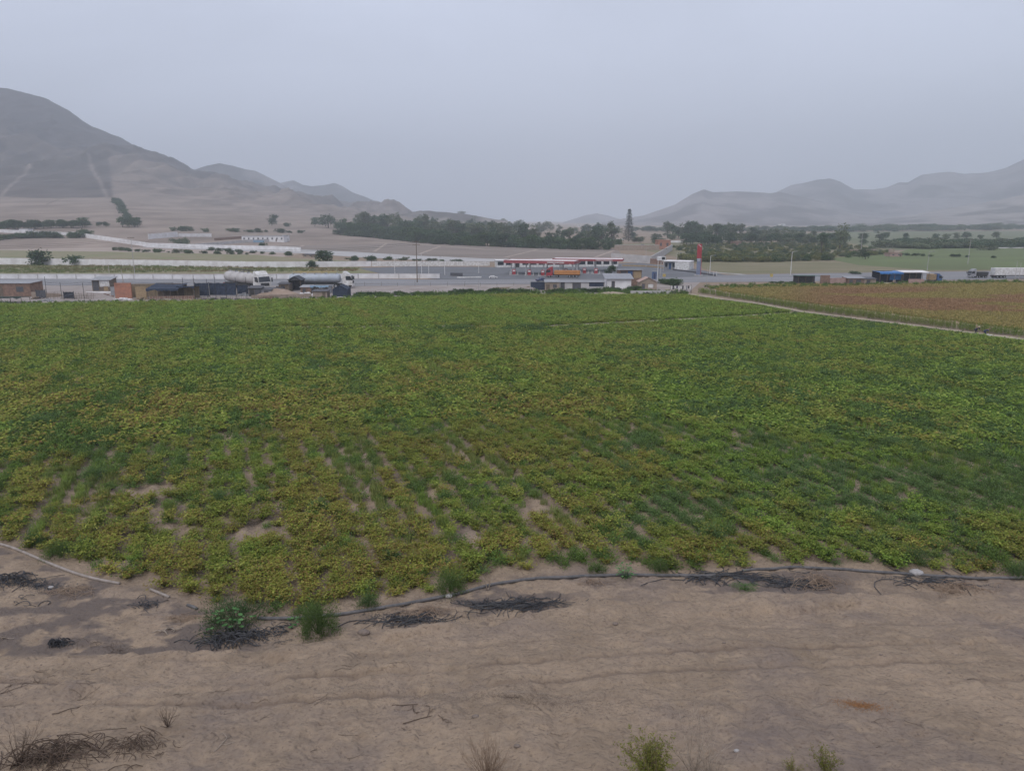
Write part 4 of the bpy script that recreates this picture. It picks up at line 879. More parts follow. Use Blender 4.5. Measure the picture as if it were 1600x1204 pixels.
def hut(name, label, x0, x1, base, hpx, dep, wm, rm, roof='flat', sides='flrb', openings=(), ov=.25, tilt=.3, posts=0, cat='hut', pm=None, base1=None, seed=0, pitch=1.0):
    A, L, rz, _ = AB((x0, base), (x1, base1 or base)); k = mpp(A); h = hpx*k; o = thing(name, label, cat, A, rz); t = .12
    w = MB()
    hb = h+tilt
    if 'f' in sides: w.box(0, L, 0, t, -.2, h)
    if 'b' in sides: w.box(0, L, dep-t, dep, -.2, hb)
    for c, xx in (('l', 0), ('r', L-t)):
        if c in sides: w.add([(xx, t+.003, -.2), (xx+t, t+.003, -.2), (xx+t, dep-t-.003, -.2), (xx, dep-t-.003, -.2), (xx, t+.003, h), (xx+t, t+.003, h), (xx+t, dep-t-.003, hb), (xx, dep-t-.003, hb)], [(0, 1, 5, 4), (1, 2, 6, 5), (2, 3, 7, 6), (3, 0, 4, 7), (4, 5, 6, 7), (3, 2, 1, 0)])
    if w.v: w.build('walls', wm, o)
    if roof == 'flat':
        r = MB().add([(-ov, -ov, h+.01), (L+ov, -ov, h+.01), (L+ov, dep+ov, hb+.01), (-ov, dep+ov, hb+.01), (-ov, -ov, h+.1), (L+ov, -ov, h+.1), (L+ov, dep+ov, hb+.1), (-ov, dep+ov, hb+.1)], [(0, 1, 5, 4), (1, 2, 6, 5), (2, 3, 7, 6), (3, 0, 4, 7), (4, 5, 6, 7), (3, 2, 1, 0)]); r.build('roof', rm, o)
    elif roof == 'gable':
        r = MB().prism([(-ov, h), (L/2, h+pitch), (L+ov, h), (L+ov, h+.08), (L/2, h+pitch+.08), (-ov, h+.08)], -ov, dep+ov); r.build('roof', rm, o)
        w2 = MB().prism([(0, h+.002), (L, h+.002), (L/2, h+pitch-.02)], .02, .1); w2.build('gable', wm, o)
    elif roof == 'tarp':
        sag(-ov, L+ov, -ov, dep+ov, h+.05, tilt, .18, seed=seed).build('tarp_roof', rm, o, solid=.03)
        vs = MB(); n = 14
        pts = [(-ov+(L+2*ov)*i/n, -ov-.02) for i in range(n+1)]; rr = random.Random(seed+5)
        zz = [h-.1-rr.uniform(.1, .55) for _ in pts]
        vs.add([(x, y, h+.02) for x, y in pts]+[(x, y-.05, z) for (x, y), z in zip(pts, zz)], [(i, i+1, n+2+i, n+1+i) for i in range(n)]); vs.build('tarp_edge', rm, o, solid=.02)
    if posts:
        for i in range(posts):
            x = L*i/(posts-1); MB().tube([(x, -.02, -.1), (x, -.02, h)], .06, 6).build('post', pm or M_wood, o)
            MB().tube([(x, dep, -.1), (x, dep, hb)], .06, 6).build('post', pm or M_wood, o)
    for (f0, f1, z0, z1, mm, nm) in openings: panel(o, L*f0, L*f1, -.005, h*z0, h*z1, mm, nm, M_wood)
    return o
hut('brick_shed', 'long low mud-brick shed at the far left edge with a grey sheet roof', -60, 49, 463, 20, 5, M_brick, M_grey, openings=((.52, .6, 0, .8, M_wood, 'door'), (.8, .9, .35, .75, M_dgrey, 'window')))
hut('net_heap', 'dark green net thrown over a low frame in front of the brick shed', -60, 34, 474, 11, 3, M_dgrey, mat('dark_green_net', (.06, .08, .075), (.03, .04, .04), .9, 2), roof='tarp', sides='', posts=4, tilt=-.4, cat='shelter', seed=3)
hut('kiosk', 'small roadside kiosk with grey sheet roof and a white board on its wall', 145, 173, 455, 17, 3.4, M_wood, M_grey, openings=((.42, .98, .42, .98, M_white, 'white_board'), (.64, .88, .03, .44, M_tan, 'hatch'), (.05, .38, .05, .9, M_dgrey, 'opening')), tilt=.7, ov=.4)
wall('retaining_edge', 'thin pale ledge at the foot of the roadside kiosk', [(134, 457.5), (176, 457.5)], 2.2, M_wallw, .5)
wall('brick_wall', 'orange brick wall behind the pale leaning pole', [(181, 466), (207, 466)], 24, M_orange, .3)
wall('reed_wall', 'long brown reed-matting wall right of the orange brick wall', [(207.3, 464.5), (279, 463)], [21, 20], M_reed, .2)
wall('tan_panel', 'square ochre panel leaning on the reed-matting wall', [(213, 466), (229.5, 466)], 18, M_tan, .1, cat='panel')
hut('tarp_shelter', 'low shelter under a dark blue sheet behind a pale stick fence', 232, 279, 468, 17, 5, M_wood, M_net, roof='tarp', sides='b', posts=5, tilt=.8, cat='shelter', seed=1)
hut('tarp_shelter', 'small open shelter with a drooping dark sheet beside the big blue nets', 279, 304, 467, 20, 3, M_reed, M_net, roof='tarp', sides='b', posts=3, tilt=-.3, cat='shelter', seed=2, openings=())
def net(label, x0, x1, base, top, m, n=10, name='shade_net'):
    A, L, rz, _ = AB((x0, base), (x1, base)); h = (base-top)*mpp(A); o = thing(name, label, 'net', A, rz); mb = MB(); r = random.Random(int(x0)); vs = []
    for j in range(5):
        for i in range(n+1):
            u = i/n; z = h*(j/4)-(.12*abs(math.sin(u*math.pi*3)) if j == 4 else 0)+.3; vs.append((L*u, r.uniform(-.09, .09), z))
    mb.add(vs, [(j*(n+1)+i, j*(n+1)+i+1, (j+1)*(n+1)+i+1, (j+1)*(n+1)+i) for j in range(4) for i in range(n)]); mb.build('net_sheet', m, o, solid=.02)
    for u in (0, 1): MB().tube([(L*u, .06, -.1), (L*u, .06, h+.5)], .05, 6).build('post', M_dmetal, o)
    MB().tube([(0, .06, h+.28), (L, .06, h+.28)], .025, 5).build('top_rail', M_dmetal, o); return o
net('large dark blue shade net, left panel of the pair', 305.5, 327, 464, 444, M_net)
net('large dark blue shade net, right panel of the pair', 328, 369.5, 463, 444, M_net, 16)
hut('tin_hut', 'small dark grey sheet hut with sloping roof in front of the left tank lorry', 389, 408, 463, 12.5, 2.5, M_dgrey, M_dgrey, tilt=.4, openings=((.1, .45, .05, .85, M_dmetal, 'door'),))
hut('tarp_shelter', 'ragged grey tent-like shelter in front of the left part of the right tank lorry', 452, 470, 455, 17, 4, M_dgrey, M_tarp, roof='gable', sides='lb', cat='shelter', posts=2)
hut('tarp_shelter', 'crumpled shelter under a white and pale blue sheet below the right tank lorry', 487, 513, 459, 13, 4, M_grey, M_lblue, roof='tarp', sides='lr', posts=4, tilt=-.5, cat='shelter', seed=7)
hut('adobe_hut', 'low adobe hut with earth-coloured walls at the field edge', 489, 511, 465, 9.5, 3, M_adobe, M_dgrey, tilt=.2, openings=((.7, .88, .05, .8, M_wood, 'door'),))
hut('net_hut', 'blue-black sheet hut with peaked top, rightmost of the sheds below the tank lorry', 520, 543, 465, 12.5, 4, M_net, M_net, roof='gable', pitch=1.0, ov=.05)
def heap(px, py, wpx, hpx, m, label, cat, name, n=14, seed=0):
    p = G(px, py); k = mpp(p); o = thing(name, label, cat, p); r = random.Random(seed+int(px)); mb = MB()
    for _ in range(n):
        x = r.uniform(-.5, .5)*wpx*k; s = r.uniform(.15, .45); z = r.uniform(0, .6)*hpx*k*(1-abs(2*x/(wpx*k)))
        mb.box(-s, s, -s*.7, s*.7, -s*.3, s*.4, r.uniform(0, 3), (x, r.uniform(-.8, .8), z))
    mb.build('pieces', m, o, bevel=.04); return o
heap(440, 449, 14, 10, M_dgrey, 'tangle of dark scrap beside the ragged tent shelter', 'scrap heap', 'scrap_heap', 26)
heap(478, 460, 26, 8, M_wallw, 'pale rubble and sacks beside the crumpled pale blue sheet', 'rubble', 'rubble_heap', 30)
heap(75, 470, 16, 6, M_grey, 'small heap of grey sheeting at the field edge left of the stick fence', 'rubble', 'rubble_heap', 14)
def stick_fence(label, x0, x1, base, hpx, m, sp=.7, rails=1, name='stick_fence', jit=.25):
    A, L, rz, _ = AB((x0, base), (x1, base)); h = hpx*mpp(A); o = thing(name, label, 'fence', A, rz); n = min(95, int(L/sp))
    base_m = MB().tube([(0, 0, -.1), (.03, 0, h*.5), (0, .02, h)], .04, 5, .03).build('post', m, o); base_m.location.x = 0
    for i in range(1, n):
        c = base_m.copy(); C.objects.link(c); c.parent = o; c.location = (L*i/n+RNG.uniform(-.15, .15), RNG.uniform(-.06, .06), RNG.uniform(-.3, .1)*h*jit*2); c.rotation_euler = (RNG.uniform(-.1, .1), RNG.uniform(-.14, .14), RNG.uniform(0, 6)); c.scale = (1, 1, RNG.uniform(.8, 1.15))
    for j in range(rails): MB().tube([(L*i/8, .06, h*(.45+.3*j)+RNG.uniform(-.08, .08)) for i in range(9)], .03, 5).build('rail', m, o)
    return o
stick_fence('dark irregular stick fence in front of the dusty mound', 76, 150, 467, 10, M_wood, .55, 2)
stick_fence('pale stick fence in front of the dark blue sheet shelters', 234, 305, 471, 9, M_pale, .6, 1)
stick_fence('brown stick fence in front of the large blue nets', 306, 392, 470, 8, M_wood, .5, 1)
stick_fence('brown stick fence in front of the tan earth heap', 393, 487, 469, 8, M_wood, .6, 2)
stick_fence('dark picket fence below the laundry line', 1046, 1081, 460, 8, M_dgrey, .45, 2)
stick_fence('low fence of pale sticks along the roadside stalls at the right', 1380, 1470, 444, 4, M_pale, .8, 1)
stick_fence('sparse wire fence with thin posts along the far roadside at the right edge', 1470, 1640, 440, 5, M_conc, 2.4, 1)
stick_fence('sparse fence with thin posts across the bare lot left of the black screen', 545, 828, 447, 7, M_wood, 4.5, 1)
for i, (x, y, w, h, m, l, nm) in enumerate((
    (60, 467, 18, 8, M_wood, 'brown planks and poles heaped beside the brick shed', 'plank_heap'), (118, 463, 30, 6, M_dgrey, 'dark scrap strewn on the dusty mound behind the dark stick fence', 'scrap_heap'),
    (166, 464, 22, 9, M_brick, 'broken bricks heaped below the kiosk', 'brick_heap'), (192, 468, 26, 5, M_wallw, 'white rubble at the foot of the orange brick wall', 'rubble_heap'),
    (222, 468, 20, 6, M_reed, 'straw-coloured bundles in front of the ochre panel', 'bundle_heap'), (258, 470, 30, 5, M_pale, 'pale crates and boards inside the low blue-sheet shelter', 'board_heap'),
    (292, 468, 18, 8, M_tan, 'tan boards stacked under the drooping dark sheet', 'board_heap'), (345, 468, 60, 5, M_dgrey, 'dark litter along the foot of the large blue nets', 'scrap_heap'),
    (381, 462, 14, 9, M_grey, 'grey sheets leaning beside the small tin hut', 'sheet_heap'), (418, 466, 30, 6, M_brick, 'reddish rubble in front of the tan earth heap', 'brick_heap'),
    (452, 466, 34, 7, M_adobe, 'earth blocks heaped behind the brown stick fence', 'block_heap'), (468, 452, 22, 10, M_tarp, 'black sheeting and tyres beside the ragged tent shelter', 'scrap_heap'),
    (500, 452, 30, 8, M_dmetal, 'dark machine parts under the tank of the side-on lorry', 'scrap_heap'), (530, 466, 20, 4, M_wallg, 'grey stones in front of the peaked blue-black hut', 'stone_heap'),
    (1270, 445, 22, 7, M_dmetal, 'dark vehicle parts piled under the green-roofed stall', 'scrap_heap'), (1336, 446, 24, 5, M_wood, 'brown timber in front of the mud-brick stall', 'plank_heap'),
    (1402, 444, 12, 7, M_dgrey, 'dark bundles at the right foot of the blue market tent', 'bundle_heap'), (1434, 445, 40, 4, M_adobe, 'earth-coloured rubble in front of the long open stall', 'rubble_heap'))):
    heap(x, y, w, h, m, l, 'heap', nm, 26, i)
net('faded dark net panel beside the small tin hut', 371, 388, 461, 447, M_net, 6)
net('dark net panel stretched in front of the roadside kiosk mound', 100, 116, 468, 458, M_tarp, 6)
net('brown-black net panel at the left end of the stick fence', 57, 72, 467, 455, M_dgrey, 6)
wall('adobe_wall', 'worn earth wall running from the brick shed towards the kiosk mound', [(50, 465), (96, 464)], [9, 5], M_adobe, .3)
wall('tin_wall', 'grey corrugated fence panel right of the roadside kiosk', [(174, 463), (181, 463)], 15, M_grey, .12)
wall('plank_wall', 'weathered plank wall behind the drooping dark sheet', [(279, 461), (306, 461)], 13, M_wood, .15)
hut('reed_hut', 'low reed-walled hut just behind the low blue-sheet shelter', 238, 262, 461, 15, 3, M_reed, M_dgrey, openings=((.3, .5, 0, .8, M_tarp, 'door'),))
hut('tarp_shelter', 'black sheet lean-to between the plank shed and the reddish rubble', 424, 437, 461, 9, 3, M_wood, M_tarp, roof='tarp', sides='b', posts=2, cat='shelter', seed=21)
hut('tin_hut', 'rust-brown tin hut behind the low mud wall at the field edge', 470, 486, 459, 10, 3, M_brick, M_grey, openings=((.2, .5, 0, .8, M_dgrey, 'door'),))
wall('rubble_wall', 'low rough rubble wall on the bare lot below the black forecourt pickup', [(770, 452), (828, 452)], [3, 5], M_adobe, .5)
def wire(name, label, pts, hpx, sagz=.4):
    P = [G(*p) for p in pts]; o = MB(); Q = []
    for A, B in zip(P, P[1:]):
        for i in range(9): t = i/8; q = A.lerp(B, t); q.z += hpx*mpp(A)-sagz*4*t*(1-t); Q.append(q)
    for dz in (0, -.5): o.tube([q+Vector((0, 0, dz)) for q in Q], .022, 4)
    tag(o.build(name, M_dmetal), label, 'wire')
wire('fence_wire', 'thin wires strung along the tall dark poles at the left', [(74, 467), (132, 467), (197, 466), (288, 467), (338, 467), (387, 467)], 26, .3)
wire('overhead_wire', 'sagging overhead wires running between the utility poles at the left', [(-500, 431), (211, 433), (652, 441)], 56, 2.5)
hut('plank_shed', 'small brown plank shed behind the ragged tent shelter', 436, 452, 456, 12, 3, M_wood, M_dgrey, openings=((.2, .6, 0, .8, M_tarp, 'door'),))
hut('sheet_hut', 'grey patched hut between the two dark openings left of the tan earth heap', 409, 424, 463, 10, 3, M_grey, M_dgrey, tilt=.3, openings=((.3, .7, 0, .8, M_dgrey, 'door'),))
wall('mud_wall', 'low mud wall running behind the brown stick fence at the field edge', [(393, 466), (486, 464.5)], [5, 6], M_adobe, .25)
wall('mud_wall', 'low brown wall behind the pale stick fence under the blue sheets', [(234, 469), (304, 468)], 6, M_brick, .25)
# shacks in the middle
hut('screen_hut', 'low lean-to clad in blue-black sheeting at the left end of the row of shacks', 829, 851, 453, 12, 4, M_net, M_net, tilt=-.6, ov=.02)
hut('block_hut', 'tan block hut with flat top between the black screen and the grey panels', 852, 874, 455, 14, 4, M_adobe, M_grey, openings=((.08, .3, .03, .75, M_wood, 'door'), (.55, .8, .4, .75, M_dgrey, 'window')))
hut('panel_shed', 'long grey panel shed with patched walls and dark openings below the red lorry', 875, 945, 453, 12, 4.5, M_wallg, M_grey, openings=((.02, .1, 0, .95, M_dgrey, 'door'), (.28, .46, .05, .9, M_dgrey, 'opening'), (.65, .97, .45, .95, M_net, 'net_opening')), tilt=-.1)
hut('tin_roof_shack', 'whitewashed shack with a broad pale tin roof below the dark spreading tree', 948, 986, 451, 15, 5, M_wallw, M_metal, tilt=1.0, openings=((.2, .32, 0, .75, M_dgrey, 'door'),), ov=.6)
hut('two_storey_shack', 'tall brick and plank shack with dark blue door and flat grey roof', 968, 1002, 447, 25, 6, M_brick, M_grey, openings=((.36, .58, .52, .95, M_tblue, 'door'), (.05, .3, .56, .92, M_dgrey, 'window'), (.64, .98, .5, .96, M_tan, 'plank_wall')), tilt=-.3, ov=.5)
hut('small_house', 'small house with pinkish tiled roof right of the tall shack', 999, 1026, 453, 12, 4, M_adobe, mat('pink_roof', (.45, .32, .28), (.35, .25, .22), .9, 3), roof='gable', pitch=1.2, openings=((.15, .3, 0, .8, M_dgrey, 'door'), (.5, .8, .3, .75, M_white, 'window')))
wall('yard_wall', 'low grey yard wall in front of the small pink-roofed house', [(985, 460), (1048, 460)], 6, M_wallg, .2)
heap(1010, 460, 40, 6, M_dgrey, 'dark clutter in the yard of the pink-roofed house', 'clutter', 'clutter_heap', 24)
heap(900, 456, 60, 5, M_grey, 'scattered grey clutter in front of the long panel shed', 'clutter', 'clutter_heap', 26)
def laundry():
    A, L, rz, _ = AB((1047, 459), (1080, 459)); h = 14*mpp(A); o = thing('clothes_line', 'line of white and dark washing hung between posts at the field corner', 'clothes line', A, rz)
    for u in (0, 1): MB().tube([(L*u, 0, -.1), (L*u, 0, h)], .05, 6).build('post', M_wood, o)
    MB().tube([(0, 0, h-.1), (L/2, 0, h-.3), (L, 0, h-.1)], .012, 4).build('line', M_dmetal, o)
    ms = [M_white, M_tarp, M_white, M_navy, M_white, M_wallw, M_tarp, M_white, M_grey, M_tarp, M_white]
    for i, m in enumerate(ms):
        x = L*(i+.5)/len(ms); w = L/len(ms)*.38; ln = RNG.uniform(.5, 1.1); z = h-.22
        b = MB(); b.add([(x-w, 0, z), (x+w, 0, z), (x+w*.9, .06, z-ln*.5), (x-w*.9, -.06, z-ln*.5), (x-w, .03, z-ln), (x+w*.8, -.03, z-ln)], [(0, 1, 2, 3), (3, 2, 5, 4)]); b.build('garment', m, o, solid=.015)
laundry()
# right-hand stalls
hut('green_roof_stall', 'roadside stall with dull green roof and vehicle parts under it', 1247, 1281, 444, 13, 4, M_dgrey, M_greenroof, sides='b', posts=4, openings=(), tilt=-.2, cat='stall')
hut('mud_stall', 'dark brown mud-brick stall right of the bare pink wall', 1324, 1350, 445, 10, 4, M_brick, M_grey, openings=((.1, .3, 0, .8, M_dgrey, 'door'), (.5, .8, .3, .8, M_dgrey, 'window')), cat='stall')
hut('low_stall', 'low greyish stall between the mud-brick stall and the blue market tent', 1350, 1368, 445, 9, 3, M_adobe, M_dgrey, openings=((.2, .5, 0, .8, M_dgrey, 'door'),), cat='stall')
hut('market_tent', 'bright blue sheet tent with sagging roof at the roadside', 1374, 1408, 443, 17, 5, M_net, M_blue, roof='tarp', sides='b', posts=4, tilt=.2, cat='tent', seed=11)
MB_ = MB(); 
def drape():
    A, L, rz, _ = AB((1390, 442.5), (1407, 442.5)); o = sag(0, L, -.2, .3, 2.8, -1.8, .05, seed=4).build('blue_drape', M_blue, solid=.03); o.location = A; o.rotation_euler = (0, 0, rz); tag(o, 'blue cloth hanging down from the front of the blue market tent', 'cloth')
drape()
hut('open_stall', 'long open stall with flat pale roof and black opening beside the blue tent', 1410, 1450, 443, 17, 4, M_tarp, M_wallw, sides='b', posts=5, cat='stall')
wall('stall_counter', 'pinkish low wall under the long open stall', [(1419, 444), (1443, 444)], 8, M_pink, .3)
heap(1362, 443, 30, 6, M_wallw, 'white sacks and bottles in front of the low stalls', 'sacks', 'sack_heap', 22)
heap(1384, 444, 18, 6, M_white, 'white goods piled in front of the blue market tent', 'goods', 'goods_heap', 16)
# ------------------------------------------------------------------ vehicles
def wheel(o, x, y, r, w=.3, rim=M_metal):
    t = MB().tube([(x, y-w/2, r), (x, y+w/2, r)], r, 18).build('wheel', M_rubber, o, bevel=.03)
    MB().tube([(x, y-w/2-.012, r), (x, y+w/2+.012, r)], r*.55, 12).build('rim', rim, t); return t
def cabover(o, x1, m, L=2.2, w=2.45, h=3.35, defl=True):
    x0 = x1-L; prof = [(x0, .75), (x1-.1, .6), (x1, .8), (x1, 1.75), (x1-.3, 2.75), (x1-.45, 2.9), (x0, 2.95)]
    b = MB().prism(prof, -w/2, w/2).build('cab', m, o, bevel=.08)
    if defl: MB().prism([(x0+.1, 2.97), (x1-.6, 2.97), (x0+.7, h+.25), (x0+.1, h+.3)], -w/2+.1, w/2-.1).build('roof_deflector', m, o, bevel=.06)
    def slab(pts, nm, mm): MB().add(pts, [(0, 1, 2, 3)]).build(nm, mm, o, solid=.03)
    slab([(x1+.02, -w/2+.15, 1.8), (x1+.02, w/2-.15, 1.8), (x1-.25, w/2-.2, 2.72), (x1-.25, -w/2+.2, 2.72)], 'windshield', M_glass)
    for s in (-1, 1):
        slab([(x0+.75, s*(w/2+.02), 1.8), (x1-.12, s*(w/2+.02), 1.75), (x1-.4, s*(w/2+.02), 2.65), (x0+.75, s*(w/2+.02), 2.65)], 'side_window', M_glass)
        MB().box(x1-.05, x1+.05, s*.95-.2, s*.95+.2, .85, 1.08).build('headlight', M_white, o)
        MB().box(x1-.15, x1+.05, s*(w/2+.22)-.08, s*(w/2+.22)+.08, 1.75, 2.5).build('mirror', M_dmetal, o)
    MB().box(x1-.1, x1+.1, -w/2+.02, w/2-.02, .45, .78).build('bumper', m, o, bevel=.05)
    MB().box(x1-.02, x1+.035, -.8, .8, 1.05, 1.6).build('grille', M_dmetal, o)
    for s in (-1, 1): wheel(o, x0+1.15, s*(w/2-.2), .52)
def lorry(name, label, px, base, rz, LT, cabm, load, loadm, rail=None, sc=1.0, box=False, nax=3):
    p = G(px, base); o = thing(name, label, 'lorry', p, rz, None, sc); X = LT
    cabover(o, X, cabm); x0, x1 = .2, X-2.7
    MB().box(.1, X-.6, -.45, .45, .75, 1.0).build('chassis', M_dmetal, o)
    if load == 'tank':
        cz, ry, rzz = 2.15, 1.2, 1.0; mb = MB(); n = 24; vs = []; st = [(0, .0), (.02, .55), (.08, .85), (.2, 1), (.5, 1), (.8, 1), (.92, .85), (.98, .55), (1, 0)]
        xs = [x0, x0+.08, x0+.2, x0+.45, (x0+x1)/2, x1-.45, x1-.2, x1-.08, x1]
        for x, (_, s) in zip(xs, st):
            s = max(s, .02)
            for i in range(n): a = 6.283*i/n; vs.append((x, math.cos(a)*ry*s, cz+math.sin(a)*rzz*s))
        mb.add(vs, [(j*n+i, j*n+(i+1) % n, (j+1)*n+(i+1) % n, (j+1)*n+i) for j in range(8) for i in range(n)]); t = mb.build('tank', loadm, o, smooth=True)
        for j in range(5):
            xx = x0+.9+(x1-x0-1.8)*j/4; c = MB(); c.tube([(xx-.04, math.cos(a)*(ry+.02), cz+math.sin(a)*(rzz+.02)) for a in [6.283*i/24 for i in range(25)]], .035, 5); c.build('band', loadm, t)
            MB().tube([(xx, 0, cz+rzz-.05), (xx, 0, cz+rzz+.14)], .3, 12).build('hatch', M_metal, t)
        if rail:
            r = MB()
            for s in (-.5, .5):
                r.tube([(x0+1, s, cz+rzz+.45), (x1-1, s, cz+rzz+.45)], .04, 5)
                for j in range(7): xx = x0+1+(x1-x0-2)*j/6; r.tube([(xx, s, cz+rzz-.15), (xx, s, cz+rzz+.45)], .03, 5)
            r.build('railing', rail, o)
        MB().box(x0+1, x1-1, -1.15, -1.0, .85, 1.15).build('side_guard', M_dmetal, o); MB().box(x0+1, x1-1, 1.0, 1.15, .85, 1.15).build('side_guard', M_dmetal, o)
    else:
        MB().box(x0, x1, -1.25, 1.25, 1.05, 3.4 if load == 'box' else 2.4).build('load_body', loadm, o, bevel=.05)
        r = MB()
        for j in range(9):
            xx = x0+.2+(x1-x0-.4)*j/8; r.box(xx-.04, xx+.04, -1.3, -1.252, 1.06, 3.3 if load == 'box' else 2.3)
        r.build('ribs', loadm, o)
    for xx in ([x0+1, x0+2.2, x0+3.4][:nax]+[x1-1.0]):
        for s in (-1, 1): wheel(o, xx, s*1.02, .5, .4)
    MB().box(x0-.06, x0+.04, -1.2, 1.2, .5, .75).build('rear_bumper', M_dmetal, o)
    for s in (-1, 1): MB().box(x0-.1, x0-.05, s*1.0-.12, s*1.0+.12, .8, .95).build('tail_light', M_red, o)
    return o
A_, B_ = G(452, 449.5), G(552, 449)
lorry('tank_lorry', 'white tank lorry with yellow top railing parked side-on, cab at the right', 452, 450, math.atan2((B_-A_).y, (B_-A_).x), (B_-A_).length/1.22, M_white, 'tank', M_tank, M_yel, 1.22)
A_, B_ = G(358, 448), G(415, 456)
lorry('tank_lorry', 'white tank lorry parked at an angle with its cab facing the field', 358, 448, math.atan2((B_-A_).y, (B_-A_).x), (B_-A_).length/1.42, M_white, 'tank', M_wallg, M_dmetal, 1.42)
A_, B_ = G(907, 434), G(855, 433.5)
lorry('tank_lorry', 'red-cabbed lorry with an orange load body parked on the forecourt', 907, 433.8, math.atan2((B_-A_).y, (B_-A_).x), 11.5, M_red, 'dump', M_orng, None, .95)
A_, B_ = G(1640, 434), G(1549, 435)
lorry('box_lorry', 'long white box lorry on the road at the right edge of the photo', 1549, 434.5, .02, 19, M_white, 'box', M_white, None, .95)
A_ = G(1462, 441); lorry('flatbed_lorry', 'small lorry with dark blue cab parked right of the long open stall', 1449, 441, .15, 5.6, M_tblue, 'box', M_tan, None, .72, nax=1)
A_ = G(1527, 434); lorry('flatbed_lorry', 'small dark-cabbed flatbed lorry on the road left of the white box lorry', 1541, 434, math.pi+.1, 7.5, M_grey, 'dump', M_dmetal, None, .8, nax=1)
def car(label, px, base, rz, m, sc=1.0, name='car', pick=False):
    o = thing(name, label, 'pickup' if pick else 'car', G(px, base), rz, None, sc)
    prof = [(0, .35), (4.3, .35), (4.35, .75), (3.3, .9), (2.7, 1.42), (1.6 if pick else .9, 1.45), (1.35 if pick else .25, .92), (0, .88)]
    MB().prism(prof, -.85, .85).build('body', m, o, bevel=.08)
    for s in (-1, 1):
        x0 = 1.6 if pick else .75; MB().add([(x0, s*.87, .95), (3.1, s*.87, .95), (2.62, s*.8, 1.36), (x0+.2, s*.8, 1.36)], [(0, 1, 2, 3)]).build('side_window', M_glass, o, solid=.02)
        MB().box(4.3, 4.38, s*.6-.15, s*.6+.15, .6, .74).build('headlight', M_white, o); MB().box(-.04, .02, s*.65-.12, s*.65+.12, .65, .8).build('tail_light', M_red, o)
    MB().add([(3.27, -.72, .95), (3.27, .72, .95), (2.75, .66, 1.4), (2.75, -.66, 1.4)], [(0, 1, 2, 3)]).build('windshield', M_glass, o, solid=.02)
    for x in (.85, 3.4):
        for s in (-1, 1): wheel(o, x, s*.78, .33, .2)
    return o
car('low white car parked on the forecourt in front of the filling station', 764, 435, .03, M_white, .62)
car('dark navy pickup parked askew at the left end of the forecourt edge', 838, 440, .45, M_navy, .8, 'pickup', True)
car('grey-green car under the green-roofed stall', 1248, 441, .02, M_greenroof, .8)
car('white car partly hidden by the low stalls left of the blue tent', 1262, 443, .02, M_wallw, .7) if False else None
# ------------------------------------------------------------------ filling station
def station_shop():
    A, L, rz, _ = AB((776, 418), (966, 416.5)); h = 10.5*mpp(A); o = thing('station_shop', 'long low white station shop with dark windows behind the red canopies', 'building', A, rz)
    MB().box(0, L, 0, 7, -.1, h).build('walls', M_white, o); MB().box(-.3, L+.3, -.3, 7.3, h+.003, h+.25).build('roof', M_wallw, o)
    n = 15
    for i in range(n):
        x = L*(i+.12)/n; w = L/n*.74
        if i == 2: panel(o, x+.3, x+w-.3, -.01, .05, h*.82, M_dmetal, 'door', M_white)
        else:
            q = panel(o, x, x+w, -.01, h*.36, h*.86, M_glass, 'window', M_white)
station_shop()
def canopy(label, a, b, dep, hpx, fpx, cols):
    A, L, rz, _ = AB(a, b); k = mpp(A); h = hpx*k; f = fpx*k; o = thing('fuel_canopy', label, 'canopy', A, rz)
    MB().box(.03, L-.03, .03, dep-.03, h+.03, h+f-.1).build('canopy_roof', M_wallw, o)
    fa = MB().box(0, L, -.05, .02, h, h+f).box(0, L, dep-.02, dep+.05, h, h+f).box(-.05, .001, .021, dep-.021, h, h+f).box(L-.001, L+.05, .021, dep-.021, h, h+f); fa.build('fascia', M_dred, o)
    MB().box(L*.62, L*.86, -.1, -.055, h+f*.3, h+f*.62).build('white_stripe', M_white, o)
    for u in cols:
        for y in (dep*.25, dep*.75): MB().tube([(L*u, y, 0), (L*u, y, h+.03)], .2, 10).build('column', M_white, o)
canopy('nearer red-edged canopy over the pumps, left one of the two', (787, 428.5), (897, 431), 9, 17.5, 4.6, (.08, .3, .55, .78, .96))
canopy('farther red-edged canopy over the pumps, right one of the two', (863, 424), (972, 425.5), 9, 16.5, 3.4, (.1, .35, .6, .85))
def pump(px, base, i, lab):
    o = thing('fuel_pump', lab, 'fuel pump', G(px, base), 0, None)
    MB().box(-1.6, 1.6, -.5, .5, 0, .16).build('island', M_conc, o, bevel=.03); MB().box(-.55, .55, -.28, .28, .16, 1.9).build('cabinet', M_red, o, bevel=.04)
    MB().box(-.4, .4, -.31, -.285, 1.2, 1.7).build('display', M_white, o)
    for s in (-1, 1):
        MB().tube([(s*.58, 0, 1.5), (s*.85, 0, 1.1), (s*.6, 0, .4)], .03, 6).build('hose', M_rubber, o); MB().tube([(s*1.3, 0, .16), (s*1.3, 0, 1.1)], .08, 8).build('guard_post', M_white, o)
for i, (x, y, l) in enumerate(((803, 429.5, 'red fuel pump under the left canopy, leftmost of all'), (827, 430.5, 'red fuel pump under the left canopy, between its second and third columns'), (848, 431, 'red fuel pump just left of the red-cabbed lorry'), (884, 428.5, 'red fuel pump behind the orange load body'), (913, 427.5, 'red fuel pump just right of the orange load body'), (931, 428, 'red fuel pump left of the dark spreading tree'))): pump(x, y, i, l)
